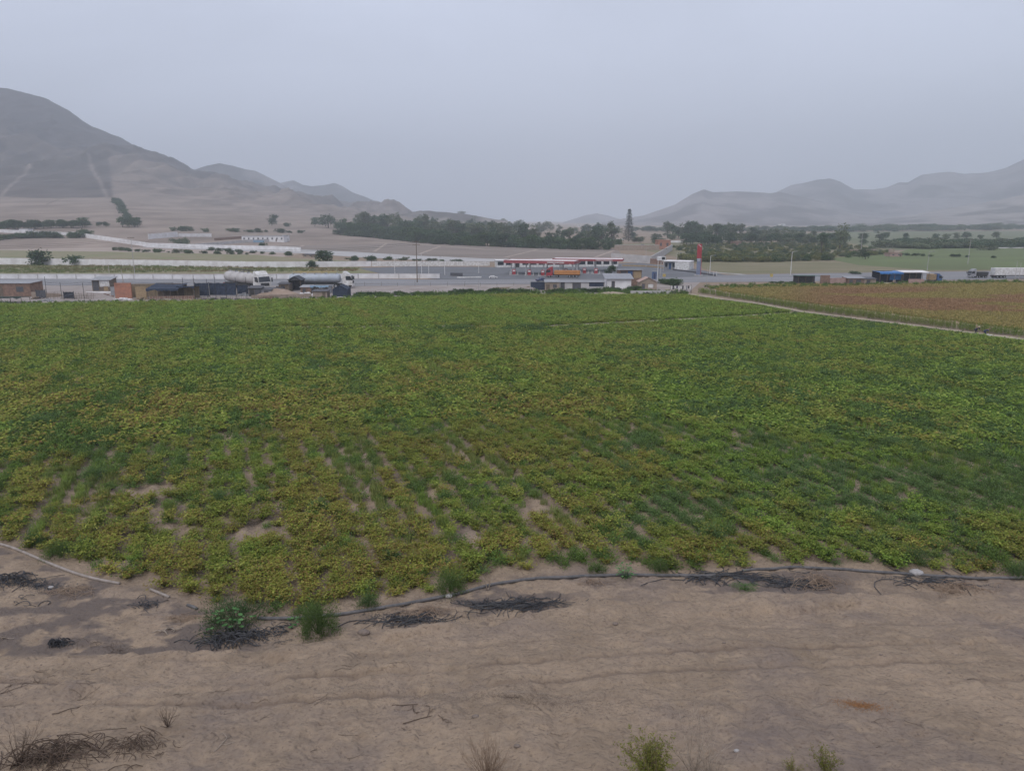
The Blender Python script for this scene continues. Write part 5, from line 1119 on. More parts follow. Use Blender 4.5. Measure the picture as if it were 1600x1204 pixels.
def totem():
    p = G(1091, 431); h = 49*mpp(p); w = .78; o = thing('totem_sign', 'tall red totem price sign standing at the station entrance', 'sign', p, -.35)
    MB().box(-w*.85, w*.85, -.3, .3, 0, h*.55).build('lower_panel', mat('blue_grey_panel', (.20, .23, .32), (.15, .17, .24), .5, 1), o, bevel=.05)
    MB().box(-w*.95, w*.95, -.34, .34, h*.553, h).build('upper_panel', M_red, o, bevel=.08)
    MB().box(w*.86, w*1.05, -.34, .34, 0, h*.55).build('edge_strip', M_dred, o); MB().box(-1.4, 1.4, -.6, .6, -.1, .35).build('plinth', M_conc, o)
    em = MB(); em.prism([(-.6, h*.955), (-.3, h*.97), (.2, h*.93), (.55, h*.905), (.5, h*.935), (0, h*.965), (-.25, h*.985)], -.38, -.345); em.build('emblem', M_white, o)
    for j, z in enumerate((.53, .49)): MB().box(-.5, .4, -.335, -.302, h*z-.1, h*z+.08).build('price_row', M_white, o)
totem()
def service_building():
    A, L, rz, _ = AB((1036, 421), (1054, 421.5)); o = thing('service_building', 'low white service building with a blank white end block by the lane', 'building', A, rz); h = 12.5*mpp(A)
    A2 = G(1077.5, 421.5); L2 = (A2-A).length
    MB().box(0, L-.01, 1.5, 8, -.1, h*.92).build('walls', M_grey, o); MB().box(L, L2, 0, 8, -.1, h).build('end_block', M_white, o)
    MB().box(-.4, L2+.1, -.1, 8.2, h+.004, h+.2).build('roof', M_wallw, o)
    for i in range(3): panel(o, L*(.08+.32*i), L*(.3+.32*i), 1.49, .1 if i == 1 else h*.3, h*.8, M_tblue if i == 1 else M_glass, 'door' if i == 1 else 'window', M_white)
service_building()
def guard_post():
    p = G(1032, 431); h = 30*mpp(p); o = thing('guard_post', 'small raised white cabin on a mast beside the lane', 'cabin', p)
    MB().tube([(0, 0, 0), (0, 0, h*.8)], .14, 8).build('mast', M_conc, o); MB().box(-1.3, 1.3, -.8, .8, h*.8, h).build('cabin', M_white, o, bevel=.04); panel(o, .1, 1.0, -.8, h*.84, h*.96, M_glass, 'window', M_dmetal)
guard_post()
def portable_booth():
    o = thing('booth', 'narrow blue booth standing on the paved lane right of the tall shack', 'booth', G(1022, 436)); MB().box(-.6, .6, -.6, .6, 0, 2.3).build('walls', M_tblue, o); MB().box(-.7, .7, -.7, .7, 2.303, 2.45).build('roof', M_grey, o); panel(o, -.3, .3, -.6, .05, 1.9, M_navy, 'door', M_grey)
portable_booth()
for i, (x, y, l) in enumerate(((1037.5, 437, 'yellow roadworks sign on the lane'), (1205, 437, 'small yellow-white roadside sign in front of the meadow'))):
    o = thing('road_sign', l, 'sign', G(x, y)); MB().tube([(0, 0, 0), (0, 0, 1.7)], .05, 6).build('post', M_metal, o); MB().box(-.45, .45, -.06, -.02, .9, 1.8).build('plate', M_yel, o)
# houses
def house(label, px, base, wpx, hpx, wm, rm, dep=8, nw=2, name='house', roof='flat', rz=0.):
    p = G(px, base); k = mpp(p); w = wpx*k; h = hpx*k; o = thing(name, label, 'house', p, rz)
    MB().box(-w/2, w/2, 0, dep, -1, h).build('walls', wm, o)
    if roof == 'flat': MB().box(-w/2-.2, w/2+.2, -.2, dep+.2, h+.004, h+.25).build('roof', rm, o)
    else: MB().prism([(-w/2-.3, h), (w/2+.3, h), (w/2+.3, h+.1), (0, h+w*.16), (-w/2-.3, h+.1)], -.3, dep+.3).build('roof', rm, o)
    for i in range(nw):
        x = -w/2+w*(i+.5)/nw; panel(o, x-w*.08/nw*2, x+w*.08/nw*2, -.01, h*.4, h*.75, M_dgrey, 'window')
    panel(o, w*.3, w*.3+.9, -.012, 0, min(2.1, h*.8), M_wood, 'door'); return o
house('orange brick house on the rise above the station', 1037.5, 390, 20, 14, M_orange, M_orange, 9, 2)
house('small white hut beside the pale wall at the far left', 38, 369, 14, 7, M_wallw, M_grey, 6, 2)
house('long white shed with blue lower walls among the left-hand fields', 411, 377.5, 66, 8, M_wallw, M_grey, 10, 9)
wall('blue_wall', 'blue strip of wall in front of the long white shed', [(379, 378.5), (413, 379)], 3.5, M_lblue, .2)
house('small square grey building right of the long white shed', 446, 377, 9, 9, M_wallw, M_grey, 4, 1)
house('tiny white building on the shoulder of the tan hill', 412, 314, 7, 4, M_white, M_wallw, 6, 1) if False else None
house('low dark-roofed hut behind the dark bushes left of the thick-stemmed tree', 481, 402, 16, 4, M_adobe, M_dgrey, 5, 2)
house('pinkish brick hut at the right end of the ruin', 1400, 401, 18, 5, M_pink, M_brick, 6, 2)
house('hazy reddish brick house in the trees right of the grove', 1152, 384, 12, 6, M_brick, M_brick, 8, 2)
for i, (x, y, w) in enumerate(((1466, 351.3, 7), (1478, 351.6, 9), (1489, 350.9, 8), (1500, 351.5, 7), (1512, 351.2, 10), (1528, 351.4, 9), (1537, 350.8, 6), (1455, 351.2, 5))):
    house('tiny pale house in the hazy hamlet at the foot of the right-hand hills', x, y, w*.8, 2.6, M_white if i % 2 else M_pink, M_wallw, 14, 1)['group'] = 'houses of the far hamlet'
for i, (x, y, w) in enumerate(((905, 354, 4), (965, 358, 6), (836, 351.5, 4), (1222, 353, 10), (1345, 352.5, 5))):
    house('tiny white speck-like building on the hazy plain below the middle hills', x, y, w, 3, M_white, M_wallw, 10, 1)['group'] = 'tiny far buildings'
# ------------------------------------------------------------------ people at the path
def skin_chain(name, verts, edges, radii, m, parent, root=0):
    me = bpy.data.meshes.new(name); me.from_pydata(verts, edges, []); me.update(); o = bpy.data.objects.new(name, me); C.objects.link(o); o.parent = parent; me.materials.append(m)
    o.modifiers.new('skin', 'SKIN'); sv = me.skin_vertices[0].data
    for i, r in enumerate(radii): sv[i].radius = (r, r); sv[i].use_root = (i == root)
    s = o.modifiers.new('sub', 'SUBSURF'); s.levels = 1; s.render_levels = 1
    o.modifiers['skin'].use_smooth_shade = True; return o
M_skin = mat('skin', (.30, .17, .11), (.26, .145, .095), .6, 8)
def person(px, base, label, shirt, trousers, hat, rz, pants_pose='bend'):
    o = thing('person', label, 'person', G(px, base), rz)
    V = [(0, 0, .78), (.12, 0, .95), (.36, 0, 1.10), (.46, 0, 1.14), (.58, 0, 1.13),                    # pelvis, waist, chest, neck, head
         (0, .10, .76), (.10, .12, .44), (.02, .12, .08), (.16, .13, .03),                               # left leg
         (0, -.10, .76), (.14, -.12, .44), (.08, -.12, .08), (.22, -.13, .03),                           # right leg
         (.38, .19, 1.06), (.46, .24, .80), (.58, .18, .60), (.38, -.19, 1.06), (.50, -.23, .80), (.62, -.16, .62)]
    E = [(0, 1), (1, 2), (2, 3), (3, 4), (0, 5), (5, 6), (6, 7), (7, 8), (0, 9), (9, 10), (10, 11), (11, 12), (2, 13), (13, 14), (14, 15), (2, 16), (16, 17), (17, 18)]
    R = [.13, .12, .14, .055, .10, .08, .055, .04, .035, .08, .055, .04, .035, .055, .042, .03, .055, .042, .03]
    for side, w in ((1, 15), (-1, 18)):
        b = Vector(V[w])
        for f in range(5):
            i = len(V); q = b+Vector((.05, side*(.03-.016*f), -.03)); V += [tuple(q), tuple(q+Vector((.02-.004*f, 0, -.04+.006*abs(f-2))))]; E += [(w, i), (i, i+1)]; R += [.009, .008]
    skin_chain('body', V, E, R, M_skin, o)
    g = lambda k: [V[i] for i in k]
    skin_chain('shirt', g([0, 1, 2, 13, 14, 16, 17]), [(0, 1), (1, 2), (2, 3), (3, 4), (2, 5), (5, 6)], [.16, .155, .165, .075, .06, .075, .06], shirt, o)
    skin_chain('trousers', g([0, 5, 6, 7, 9, 10, 11]), [(0, 1), (1, 2), (2, 3), (0, 4), (4, 5), (5, 6)], [.16, .105, .08, .06, .105, .08, .06], trousers, o)
    h = MB(); vs = []; n = 16
    for r, z in ((.19, -.02), (.11, .0), (.11, .06), (.08, .11), (.01, .13)):
        for i in range(n): a = 6.283*i/n; vs.append((.60+math.cos(a)*r+z*.35, math.sin(a)*r, 1.19+z-math.cos(a)*r*.35))
    h.add(vs, [(j*n+i, j*n+(i+1) % n, (j+1)*n+(i+1) % n, (j+1)*n+i) for j in range(4) for i in range(n)]); h.build('hat', hat, o, smooth=True, solid=.012)
    return o
person(1524, 522, 'person in black and white clothes and a pale hat bending over beside the path', M_tarp, M_tarp, mat('straw_hat', (.62, .56, .42), (.5, .45, .33), .9, 5), .3)
person(1538, 525, 'person in dark blue clothes stooping beside a white sack', M_navy, M_navy, M_brick, -.4)
o = thing('sack', 'white sack lying on the path beside the person in dark blue', 'sack', G(1545, 525))
sk = MB(); vs = []; n = 14
for j in range(9):
    t = j/8; r = .24*math.sin(math.pi*min(.97, max(.05, t)))**.5
    for i in range(n): a = 6.283*i/n; vs.append((-.4+.8*t, math.cos(a)*r, .17+math.sin(a)*r*.7))
sk.add(vs, [(j*n+i, j*n+(i+1) % n, (j+1)*n+(i+1) % n, (j+1)*n+i) for j in range(8) for i in range(n)]+[tuple(range(n)), tuple(range(8*n, 9*n))]); sk.build('sack_body', M_white, o, smooth=True); MB().tube([(.38, 0, .17), (.5, 0, .2)], .05, 8, .08).build('tied_neck', M_white, o)
# ------------------------------------------------------------------ pipes and hoses
def lay(pts, r, lift=0.0, wob=.03, step=.35):
    P = [G(*p) for p in pts]; out = []
    for a, b in zip(P, P[1:]):
        n = max(2, int((b-a).length/step))
        for i in range(n): q = a.lerp(b, i/n); out.append(q)
    out.append(P[-1]); Q = []
    for i, q in enumerate(out):
        lo = max(0, i-2); hi = min(len(out), i+3); c = sum((out[k] for k in range(lo, hi)), Vector())/(hi-lo)
        c.z = H1(c.x, c.y)+r*.7+lift; Q.append(c)
    for _ in range(3):
        Q = [Q[0]]+[(Q[i-1]+Q[i]*2+Q[i+1])/4 for i in range(1, len(Q)-1)]+[Q[-1]]
    return Q
def pipe(label, pts, r, m, name='irrigation_pipe'):
    o = MB().tube(lay(pts, r), r, 10).build(name, m, smooth=True); return tag(o, label, 'pipe')
pipe('dusty pale irrigation pipe curving down from the left edge', [(-60, 838), (0, 850), (25, 858), (70, 878), (120, 898), (160, 908), (196, 914)], .075, M_pipel)
pipe('short pale piece of irrigation pipe between the long pale one and the dark one', [(228, 919), (250, 927), (272, 938)], .07, M_pipel)
pipe('short dark piece of irrigation pipe left of the big-leaved plant', [(286, 943), (300, 949), (316, 955)], .075, M_pipe)
pipe('long dark irrigation pipe curving along the field edge across the picture', [(390, 966), (440, 969), (475, 968), (540, 961), (590, 952), (640, 943), (700, 931), (750, 919), (800, 910), (860, 903), (920, 900), (1000, 900), (1060, 900), (1130, 899)], .085, M_pipe)
pipe('grey irrigation pipe continuing to the right edge behind the dry brush', [(1150, 893), (1200, 890), (1260, 887), (1330, 891), (1400, 896), (1480, 901), (1550, 904), (1610, 902), (1720, 905)], .08, M_pipe)
def hosepile(label, px, py, wpx, hpx, n, m=M_hose, name='hose_pile', r=.014, seed=0, up=.22, ang=None, cat='hose pile'):
    p = G(px, py); k = mpp(p); W_ = wpx*k/2; D = hpx*k/2*2.0; rg = random.Random(int(px*7+py)+seed); mb = MB(); n = int(n*(.55 if m is M_hose else .42)); r *= 1.25 if m is M_hose else 1.1
    for _ in range(n):
        a = rg.gauss(0, .6) if ang is None else rg.gauss(ang, .22); cx = rg.gauss(0, .38)*W_; cy_ = rg.gauss(0, .38)*D; L_ = rg.uniform(.25, .8)*W_; c = rg.uniform(-2.0, 2.0); pts = []
        lift = rg.uniform(0, up)*max(0, 1-(cx/W_)**2)
        for i in range(7):
            t = i/6-.5; aa = a+c*t; x = p.x+cx+math.cos(aa)*L_*t; y = p.y+cy_+math.sin(aa)*L_*t; pts.append((x-p.x, y-p.y, H1(x, y)+lift*(1-abs(2*t)**2)+r-p.z+rg.uniform(0, .02)))
        mb.tube(pts, r*rg.uniform(.7, 1.2), 5, cap=False)
    o = mb.build(name, m); o.location = p; return tag(o, label, cat)
hosepile('black heap of drip hoses at the left edge of the sand', 18, 908, 120, 24, 110, up=.4)
hosepile('thin black hoses looping on the sand below the left heap', 30, 942, 80, 30, 14)
hosepile('loose bundle of black hoses on the sand right of the left heap', 226, 946, 70, 22, 34, ang=-.55)
hosepile('small dark hose coil against the sand lip at the lower left', 90, 1007, 44, 14, 90, up=.35)
hosepile('large black heap of drip hoses below the big-leaved plant', 365, 999, 130, 26, 170, up=.4)
hosepile('black hoses between the large heap and the dark bush', 432, 985, 70, 30, 50, up=.2)
hosepile('long spread of black hoses on the sand below the long pipe, left part', 640, 972, 170, 22, 75, ang=.25, up=.15)
hosepile('dense black bundle of hoses below the long pipe, right part', 810, 945, 190, 20, 130, ang=.28, up=.2)
hosepile('grey tangle of hoses over the pipe right of the leafy seedling', 1140, 900, 210, 16, 110, ang=.1, up=.15)
hosepile('dark tangle of hoses in the dry brush at the right', 1240, 914, 130, 18, 80, up=.15)
hosepile('sparse hoses lying along the pipe near the right edge', 1450, 905, 260, 12, 40, up=.08)
hosepile('brown dry brush heap right of the grey hose tangle', 1275, 910, 110, 26, 170, M_straw, 'brush_heap', .009, 3, .45, cat='brush heap')
hosepile('dry brown brush heap near the right edge', 1490, 920, 120, 20, 170, M_straw, 'brush_heap', .009, 4, .4, cat='brush heap')
hosepile('dry brown litter among the hoses below the long pipe', 660, 957, 130, 16, 130, M_straw, 'brush_heap', .008, 5, .25, cat='brush heap')
hosepile('low brown litter on the sand below the pale pipe at the left', 115, 925, 100, 24, 140, M_straw, 'brush_heap', .008, 6, .15, cat='brush heap')
hosepile('brown litter patch left of the small pale roots', 285, 967, 70, 14, 110, M_straw, 'brush_heap', .008, 8, .15, cat='brush heap')
hosepile('small dry brown tuft on the sand at the middle of the pipe', 930, 912, 60, 14, 90, M_straw, 'brush_heap', .007, 7, .35, cat='brush heap')
hosepile('large tangled heap of dark dry branches in the lower left corner', 95, 1188, 210, 60, 260, M_twig, 'branch_heap', .012, 9, .6, cat='branch heap')
hosepile('dark dry branches fanning out right of the corner heap', 215, 1165, 105, 40, 150, M_twig, 'branch_heap', .008, 10, .4, cat='branch heap')
hosepile('bleached pale roots lying by the hose heap at the left', 268, 986, 46, 10, 16, M_twigp, 'root_heap', .02, 11, .12, cat='roots')
hosepile('pale broken sticks at the left edge of the sand', 8, 998, 40, 14, 16, M_twigp, 'root_heap', .016, 12, .15, cat='roots')
hosepile('dry pale twigs on the sand left of the dark hose coil', 130, 1006, 60, 14, 26, M_twig, 'branch_heap', .007, 13, .3, cat='twigs')
hosepile('dry dark twig tuft on the sand lip left of the large hose heap', 185, 1016, 50, 16, 40, M_twig, 'branch_heap', .006, 14, .4, cat='twigs')
def twig(label, px, py, lpx, ang, m=M_twig, r=.014, group=None, br=3):
    p = G(px, py); k = mpp(p); L_ = lpx*k; mb = MB()
    def go(x, y, a, l, rr, dep):
        pts = []; n = 6
        for i in range(n):
            pts.append((x-p.x, y-p.y, H1(x, y)-p.z+rr*.8+RNG.uniform(0, .03))); a += RNG.uniform(-.35, .35); x += math.cos(a)*l/n; y += math.sin(a)*l/n*1.3
            if dep and RNG.random() < .4: go(x, y, a+RNG.choice((-1, 1))*RNG.uniform(.5, 1.1), l*.45, rr*.6, dep-1)
        mb.tube(pts, rr, 5, rr*.5)
    go(p.x-math.cos(ang)*L_/2, p.y-math.sin(ang)*L_/2, ang, L_, r, br)
    o = mb.build('dry_branch', m); o.location = p; return tag(o, label, 'branch', group)
twig('forked dry branch on the sand, upper one of the middle pair', 637, 1101, 52, -.25, r=.02)
twig('crooked dry branch on the sand, lower one of the middle pair', 655, 1131, 56, -.3, r=.02)
twig('pale forked stick standing out on the sand right of the branch heap', 350, 1162, 44, 1.2, M_twigp, .018)
twig('pale straight stick lying across the corner branch heap', 90, 1158, 46, -.5, M_twigp, .016)
twig('dark crooked branch on the sand above the corner heap', 110, 1108, 52, .25, r=.016)
twig('dark branch at the left edge of the sand', 20, 1080, 50, .5, r=.014)
for i in range(46):
    x = RNG.uniform(0, 560)*(1 if i < 30 else 2.8); y = RNG.uniform(1030, 1190); twig('thin dry twig scattered on the bare sand', x, y, RNG.uniform(12, 40), RNG.uniform(-.6, .6), M_twig, .008, 'dry twigs scattered on the sand', 1)
# litter patch, stones
def flakes(name, label, px, py, wpx, hpx, n, m, sz):
    p = G(px, py); k = mpp(p); mb = MB()
    for _ in range(n):
        a = RNG.uniform(0, 6.28); r = abs(RNG.gauss(0, .42)); x = p.x+math.cos(a)*r*wpx*k/2; y = p.y+math.sin(a)*r*hpx*k*1.0-(x-p.x)*.18; z = H1(x, y)+.012
        mb.leaf(Vector((x, y, z)), Vector((RNG.uniform(-1, 1), RNG.uniform(-1, 1), RNG.uniform(0, .3))), sz*.6, sz*RNG.uniform(.6, 1.5), up=Vector((0, 0, 1)), fold=.05)
    return tag(mb.build(name, m), label, None, None, 'stuff')
flakes('dry_litter', 'rust-brown patch of dry litter on the bare sand', 1345, 1102, 110, 24, 1500, mat('rusty_litter', (.30, .15, .06), (.17, .085, .04), .95, 12), .035)
flakes('sand_debris', 'small dark crumbs and bits strewn over the lower sand', 800, 1090, 1900, 110, 5200, M_twig, .028)
flakes('sand_debris', 'pale straw bits strewn over the lower sand', 800, 1080, 1900, 110, 2600, M_twigp, .022)
flakes('sand_debris', 'small dark crumbs and bits strewn beside the pipe', 700, 960, 1800, 40, 1800, M_twig, .035)
for px_, py_, w_, h_, n_, l_ in ((60, 915, 190, 26, 900, 'black shreds around the left hose heap'), (640, 968, 190, 16, 1300, 'black shreds among the hoses below the long pipe, left half'), (790, 948, 210, 14, 1500, 'black shreds among the hoses below the long pipe, right half'), (380, 990, 170, 22, 1300, 'black shreds around the large hose heap'), (1180, 905, 220, 14, 1500, 'black shreds among the grey hose tangle'), (1460, 908, 220, 9, 900, 'black shreds along the pipe near the right edge')):
    flakes('plastic_shreds', l_, px_, py_, w_, h_, n_, M_hose, .07)
def stone(label, px, py, wpx, m=M_stone, group=None):
    p = G(px, py); r = wpx*mpp(p)/2; mb = MB(); vs = [(0, 0, -r*.5)]; n = 12; rg = random.Random(int(px))
    for j in range(1, 6):
        for i in range(n): a = 6.283*i/n; b = -math.pi/2+math.pi*j/6; s = 1+rg.uniform(-.12, .12); vs.append((r*math.cos(a)*math.cos(b)*s, r*.7*math.sin(a)*math.cos(b)*s, r*.5*math.sin(b)*s))
    vs.append((0, 0, r*.5)); fs = [(0, 1+(i+1) % n, 1+i) for i in range(n)]+[(1+j*n+i, 1+j*n+(i+1) % n, 1+(j+1)*n+(i+1) % n, 1+(j+1)*n+i) for j in range(4) for i in range(n)]+[(len(vs)-1, 1+4*n+i, 1+4*n+(i+1) % n) for i in range(n)]
    o = mb.add(vs, fs).build('stone', m, smooth=True); o.location = p+Vector((0, 0, r*.25)); return tag(o, label, 'stone', group)
stone('large pale rounded stone beside the pipe at the right', 1431, 897, 22)
stone('pale flat stone on the long pipe near the middle', 701, 932, 12); stone('small pale stone by the litter at the left', 80, 918, 9)
stone('grey stone half buried in the sand near the middle', 743, 1120, 12, mat('brown_stone', (.22, .18, .16), (.16, .13, .11), .95, 6, .02)); stone('small grey stone at the top of the bottom bank', 808, 1166, 11, MC['brown_stone']); stone('brown clod on the open sand', 961, 975, 9, MC['brown_stone']); stone('flat clod on the sand edge right of the dark bush', 568, 990, 20, MC['brown_stone'])
stone('pale stone low on the sand right of the bare sapling', 1151, 1173, 9)
for i in range(40): stone('small dark clod lying on the open sand', RNG.uniform(0, 1600), RNG.uniform(1000, 1195), RNG.uniform(2.5, 5.5), MC['brown_stone'], 'small clods on the sand')
# ------------------------------------------------------------------ foreground plants
def fluffy(label, px, py, wpx, hpx, m, n=2600, lf=.05, name='feathery_bush', cat='bush'):
    p = G(px, py); k = mpp(p); R_ = wpx*k/2*1.15; H_ = hpx*k*1.12; o = thing(name, label, cat, p); mb = MB(); st = MB(); rg = random.Random(int(px))
    for s in range(40):
        a = rg.uniform(0, 6.283); el = rg.uniform(.5, 1.5); d = Vector((math.cos(a)*math.cos(el)*R_*1.1, math.sin(a)*math.cos(el)*R_*1.1, math.sin(el)*H_*.95)); st.tube([(0, 0, 0), d*.5+Vector((0, 0, .05)), d], .008, 4, .003, cap=False)
    for _ in range(n):
        a = rg.uniform(0, 6.283); el = math.asin(rg.uniform(0, 1)); q = rg.uniform(.35, 1)**.6*rg.uniform(.8, 1.15)*(.82+.2*math.sin(a*3+px)+.16*math.sin(a*5+el*4+px*.7)); c = Vector((math.cos(a)*math.cos(el)*R_*q, math.sin(a)*math.cos(el)*R_*q, math.sin(el)*H_*q*.95+.03))
        d = Vector((math.cos(a)*.6+rg.uniform(-.5, .5), math.sin(a)*.6+rg.uniform(-.5, .5), .7+rg.uniform(-.3, .6))); mb.leaf(c, d, lf*.36, lf*rg.uniform(.9, 1.9), fold=.1)
    st.build('stems', m, o); mb.build('foliage', m, o); return o
LF = leafmat('feathery_green', [(.075, .13, .035), (.115, .18, .05), (.16, .235, .075)])
fluffy('dense dark feathery bush standing on the pipe at the sand edge', 497, 990, 66, 56, LF, 6000, .07)
fluffy('low green growth behind the dark feathery bush', 480, 962, 60, 16, LF, 1500, .07)
fluffy('rounded feathery green bush at the field edge above the long pipe', 704, 925, 52, 42, LF, 4500, .06)
fluffy('small bright feathery bush at the field edge near the pale pipe', 52, 852, 30, 26, L_fresh, 1800, .06)
for x_, y_, w_, h_, l_ in ((185, 640, 60, 22, 'big dark weed bush in the left part of the field, the widest there'), (62, 664, 46, 20, 'dark weed bush near the left edge of the field'), (1388, 700, 40, 20, 'dark round weed bush left of the bright grass patch'), (1345, 642, 46, 15, 'low dark weed patch-like bush in the right half of the field'), (1520, 589, 36, 11, 'small dark oval weed bush near the right edge of the field'), (985, 768, 34, 20, 'dark weed bush standing right of the bare soil gap'), (975, 742, 60, 22, 'wide dark weed bush in the centre right of the field'), (1110, 845, 60, 26, 'dark green weed bush in the yellowing front part right of centre'), (150, 748, 50, 22, 'dark weed bush above the pale pipe at the left'), (1290, 590, 34, 10, 'small dark weed bush right of centre in the far field'), (500, 800, 40, 22, 'dark bluish weed bush left of the central soil gaps'), (345, 790, 36, 30, 'dark bluish weed bush beside the narrow soil gap at the left'), (610, 880, 34, 20, 'bluish weed bush low in the field above the long pipe'), (830, 515, 56, 9, 'dark weed bush on the far cross path'), (720, 516, 50, 9, 'dark weed bush left of the far cross path gap'), (1190, 690, 44, 16, 'dark weed bush in the dense middle right of the field')):
    fluffy(l_, x_, y_, w_, h_, LW, 1500, .10 if y_ > 600 else .2, 'weed_bush')
fluffy('dark low bush at the field edge just above the pale pipe', 95, 868, 56, 24, LF, 2600, .07)
fluffy('dark grey-green bush at the field edge near the large pale stone', 1428, 880, 50, 30, LW, 2400, .07)
fluffy('low dark green bush at the field edge left of the leafy seedling', 932, 893, 34, 14, LF, 1300, .06)
fluffy('dark bush at the field edge right of the leafy seedling', 1030, 893, 34, 24, LF, 1600, .06)
fluffy('dark bush at the right edge of the field edge', 1590, 900, 40, 26, LW, 1800, .07)
fluffy('dark green bush at the field edge between the two feathery bushes', 575, 948, 36, 22, LW, 1600, .06)
fluffy('small green mat of leaves on the sand among the hoses', 1163, 921, 44, 8, L_fresh, 700, .05)
def broad(label, px, py, wpx, hpx, n, lf, m, name='big_leaved_plant'):
    p = G(px, py); k = mpp(p); R_ = wpx*k/2; H_ = hpx*k; o = thing(name, label, 'plant', p); mb = MB(); st = MB(); rg = random.Random(int(px))
    for _ in range(n):
        a = rg.uniform(0, 6.283); r = R_*math.sqrt(rg.random()); z = H_*(1-.6*(r/R_)**2)*rg.uniform(.55, 1); q = Vector((math.cos(a)*r, math.sin(a)*r, z)); st.tube([(q.x*.3, q.y*.3, 0), (q.x*.8, q.y*.8, z*.7), q], .007, 4, .004, cap=False)
        d = Vector((math.cos(a)+rg.uniform(-.6, .6), math.sin(a)+rg.uniform(-.6, .6), rg.uniform(-.3, .25))).normalized(); s = Vector((-d.y, d.x, 0)).normalized(); l = lf*rg.uniform(.6, 1.2)
        vs = [q, q+d*l*.25+s*l*.42, q+d*l*.7+s*l*.38, q+d*l*1.05, q+d*l*.7-s*l*.38, q+d*l*.25-s*l*.42, q+d*l*.45+Vector((0, 0, -l*.12))]; mb.add(vs, [(0, 1, 6), (1, 2, 6), (2, 3, 6), (3, 4, 6), (4, 5, 6), (5, 0, 6)])
    st.build('stems', m, o); mb.build('foliage', m, o); return o
LBG = leafmat('broad_leaf', [(.06, .14, .05), (.09, .2, .07), (.14, .27, .11)])
fluffy('dark green creeping plant around the big-leaved plant at the pipe end', 365, 972, 110, 34, L_mid, 3200, .09)
broad('big-leaved pale green plant at the sand edge beside the dark pipe end', 362, 978, 66, 34, 46, .2, LBG)
broad('leafy bright green seedling clump growing on the long pipe', 976, 902, 32, 28, 60, .12, LBG)
broad('single big-leaved seedling left of the dark feathery bush', 456, 976, 22, 14, 10, .17, LBG)
def bare(label, px, py, hpx, n, m, leaves=0, lm=None, lf=.03, name='dry_shrub', spread=.5, r=.006):
    r *= 1.5; n = int(n*1.5); lf *= 1.5
    p = G(px, py); H_ = hpx*mpp(p); o = thing(name, label, 'shrub', p); st = MB(); mb = MB(); rg = random.Random(int(px)*3)
    for _ in range(n):
        a = rg.uniform(0, 6.283); sp = spread*rg.uniform(.1, 1); L_ = H_*rg.uniform(.6, 1.05); pts = [Vector((0, 0, 0))]; q = Vector((math.cos(a)*.03, math.sin(a)*.03, 0)); d = Vector((math.cos(a)*sp, math.sin(a)*sp, 1)).normalized()
        for i in range(6):
            d = (d+Vector((rg.uniform(-.18, .18), rg.uniform(-.18, .18), .03))).normalized(); q = q+d*L_/6; pts.append(q.copy())
            if i > 1 and rg.random() < .8:
                e = (d+Vector((rg.uniform(-.8, .8), rg.uniform(-.8, .8), .1))).normalized(); st.tube([q, q+e*L_*.12, q+e*L_*.22+Vector((0, 0, L_*.03))], r*.5, 3, r*.25, cap=False)
            for _ in range(leaves):
                if i > 0: mb.leaf(q+Vector((rg.gauss(0, .05), rg.gauss(0, .05), rg.gauss(0, .05))), Vector((rg.uniform(-1, 1), rg.uniform(-1, 1), rg.uniform(-.3, 1))), lf*.5, lf*rg.uniform(.8, 1.6), fold=.2)
        st.tube(pts, r, 4, r*.4, cap=False)
    st.build('stems', m, o)
    if leaves: mb.build('foliage', lm, o)
    return o
bare('upright dry brown shrub with thin bare stems at the bottom of the picture', 762, 1222, 78, 46, M_straw, name='dry_shrub', spread=.9)
bare('yellow-green leafy shrub with dry stems at the bottom of the picture', 1022, 1228, 86, 34, M_straw, 16, L_yel, .04, 'leafy_shrub', .9)
bare('tall thin bleached sapling with bare stems right of the yellow-green shrub', 1082, 1212, 118, 9, M_twigp, name='bare_sapling', spread=.5, r=.007)
bare('low dry shrub at the foot of the bleached sapling', 1105, 1222, 60, 26, M_twigp, name='dry_shrub', spread=1.2)
bare('small sparse yellow-green shrub low on the right sand', 1290, 1208, 46, 12, M_straw, 8, L_yel, .035, 'leafy_shrub', .8)
bare('tiny yellowish sprig between the sapling and the small shrub', 1240, 1205, 26, 7, M_straw, 5, L_yel, .03, 'leafy_shrub', .8)
bare('small dry tuft on the sand above the corner branch heap', 262, 1135, 30, 14, M_twig, name='dry_shrub', spread=1.3)
bare('sparse dry tuft standing in the corner branch heap', 30, 1195, 60, 24, M_twig, name='dry_shrub', spread=1.2)
bare('thin dead stem standing at the field edge near the rounded feathery bush', 762, 922, 22, 3, M_twigp, name='dead_stem', spread=.3, r=.012)

# ------------------------------------------------------------------ sky, sun, haze, camera
W = bpy.data.worlds.new('World'); bpy.context.scene.world = W; W.use_nodes = True; N = W.node_tree.nodes; L = W.node_tree.links
SUN_EL, SUN_AZ = math.radians(55), math.radians(205)
sky = N.new('ShaderNodeTexSky'); sky.sky_type = 'NISHITA'; sky.sun_disc = False; sky.sun_elevation = SUN_EL; sky.sun_rotation = SUN_AZ; sky.dust_density = 4; sky.air_density = 1.5
tc = N.new('ShaderNodeTexCoord'); sx = N.new('ShaderNodeSeparateXYZ'); L.new(tc.outputs['Generated'], sx.inputs[0])
rp = N.new('ShaderNodeValToRGB'); e = rp.color_ramp.elements
SKYC = [(0, (.41, .44, .54)), (.12, (.47, .505, .615)), (.26, (.475, .51, .625)), (.42, (.385, .40, .50)), (1, (.47, .48, .53))]
while len(e) < len(SKYC): e.new(.5)
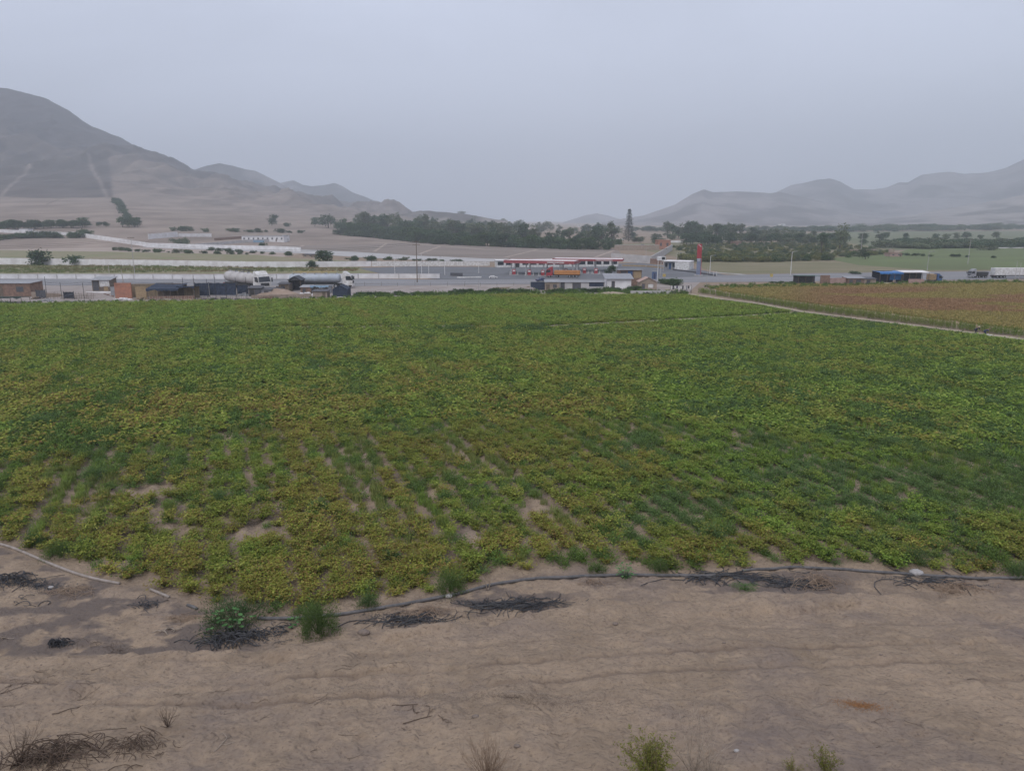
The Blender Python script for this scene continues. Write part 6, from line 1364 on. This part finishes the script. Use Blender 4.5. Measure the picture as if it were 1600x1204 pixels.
for i, (p, c) in enumerate(SKYC): e[i].position = p; e[i].color = (*c, 1)
L.new(sx.outputs['Z'], rp.inputs[0])
nz = N.new('ShaderNodeTexNoise'); nz.inputs['Scale'].default_value = 1.6; nz.inputs['Detail'].default_value = 6; nz.inputs['Distortion'].default_value = .4; mpn = N.new('ShaderNodeMapping'); mpn.inputs['Scale'].default_value = (1, 1, 3.2)
L.new(tc.outputs['Generated'], mpn.inputs[0]); L.new(mpn.outputs[0], nz.inputs[0])
mr = N.new('ShaderNodeMapRange'); mr.inputs[1].default_value = .35; mr.inputs[2].default_value = .65; mr.inputs[3].default_value = 8.6; mr.inputs[4].default_value = 11.1
L.new(nz.outputs[0], mr.inputs[0])
vm = N.new('ShaderNodeVectorMath'); vm.operation = 'SCALE'; L.new(rp.outputs[0], vm.inputs[0]); L.new(mr.outputs[0], vm.inputs['Scale'])
mx = N.new('ShaderNodeMix'); mx.data_type = 'RGBA'; mx.inputs[0].default_value = .92; L.new(sky.outputs[0], mx.inputs[6]); L.new(vm.outputs[0], mx.inputs[7])
bg = N['Background']; L.new(mx.outputs[2], bg.inputs[0]); bg.inputs[1].default_value = .135
sl = bpy.data.lights.new('sun', 'SUN'); sl.energy = 1.5; sl.angle = math.radians(40); sl.color = (1, .97, .93)
so = bpy.data.objects.new('sun', sl); C.objects.link(so); so.rotation_euler = (math.pi/2-SUN_EL, 0, math.pi-SUN_AZ if False else -SUN_AZ+math.pi)
sd = Vector((math.sin(SUN_AZ)*math.cos(SUN_EL), math.cos(SUN_AZ)*math.cos(SUN_EL), math.sin(SUN_EL)))
so.rotation_euler = sd.to_track_quat('Z', 'Y').to_euler()
hz = MB().box(-8300, 8300, -300, 8300, -4, 760).build('haze', None); tag(hz, kind='stuff')
hm = bpy.data.materials.new('haze'); hm.use_nodes = True; hn = hm.node_tree.nodes; hn.remove(hn['Principled BSDF'])
pv = hn.new('ShaderNodeVolumePrincipled'); pv.inputs['Color'].default_value = (.82, .89, .98, 1); pv.inputs['Density'].default_value = .0003; pv.inputs['Anisotropy'].default_value = 0
hm.node_tree.links.new(pv.outputs[0], hn['Material Output'].inputs['Volume']); hz.data.materials.append(hm)
cd = bpy.data.cameras.new('camera'); co = bpy.data.objects.new('camera', cd); C.objects.link(co); co.location = (0, 0, CAMH); co.rotation_euler = (math.pi/2-PITCH, 0, 0)
cd.sensor_fit = 'HORIZONTAL'; cd.sensor_width = 36; cd.lens = 36*FPX/1600; cd.clip_end = 30000; cd.clip_start = .1
S = bpy.context.scene; S.camera = co; S.view_settings.view_transform = 'Standard'; S.view_settings.look = 'None'; S.view_settings.gamma = 1
cy = S.cycles; S.render.engine = 'CYCLES'; cy.max_bounces = 5; cy.diffuse_bounces = 3; cy.transmission_bounces = 3; cy.volume_bounces = 1; cy.glossy_bounces = 2; cy.use_denoising = True; cy.caustics_reflective = False
S.view_settings.exposure = 0.22
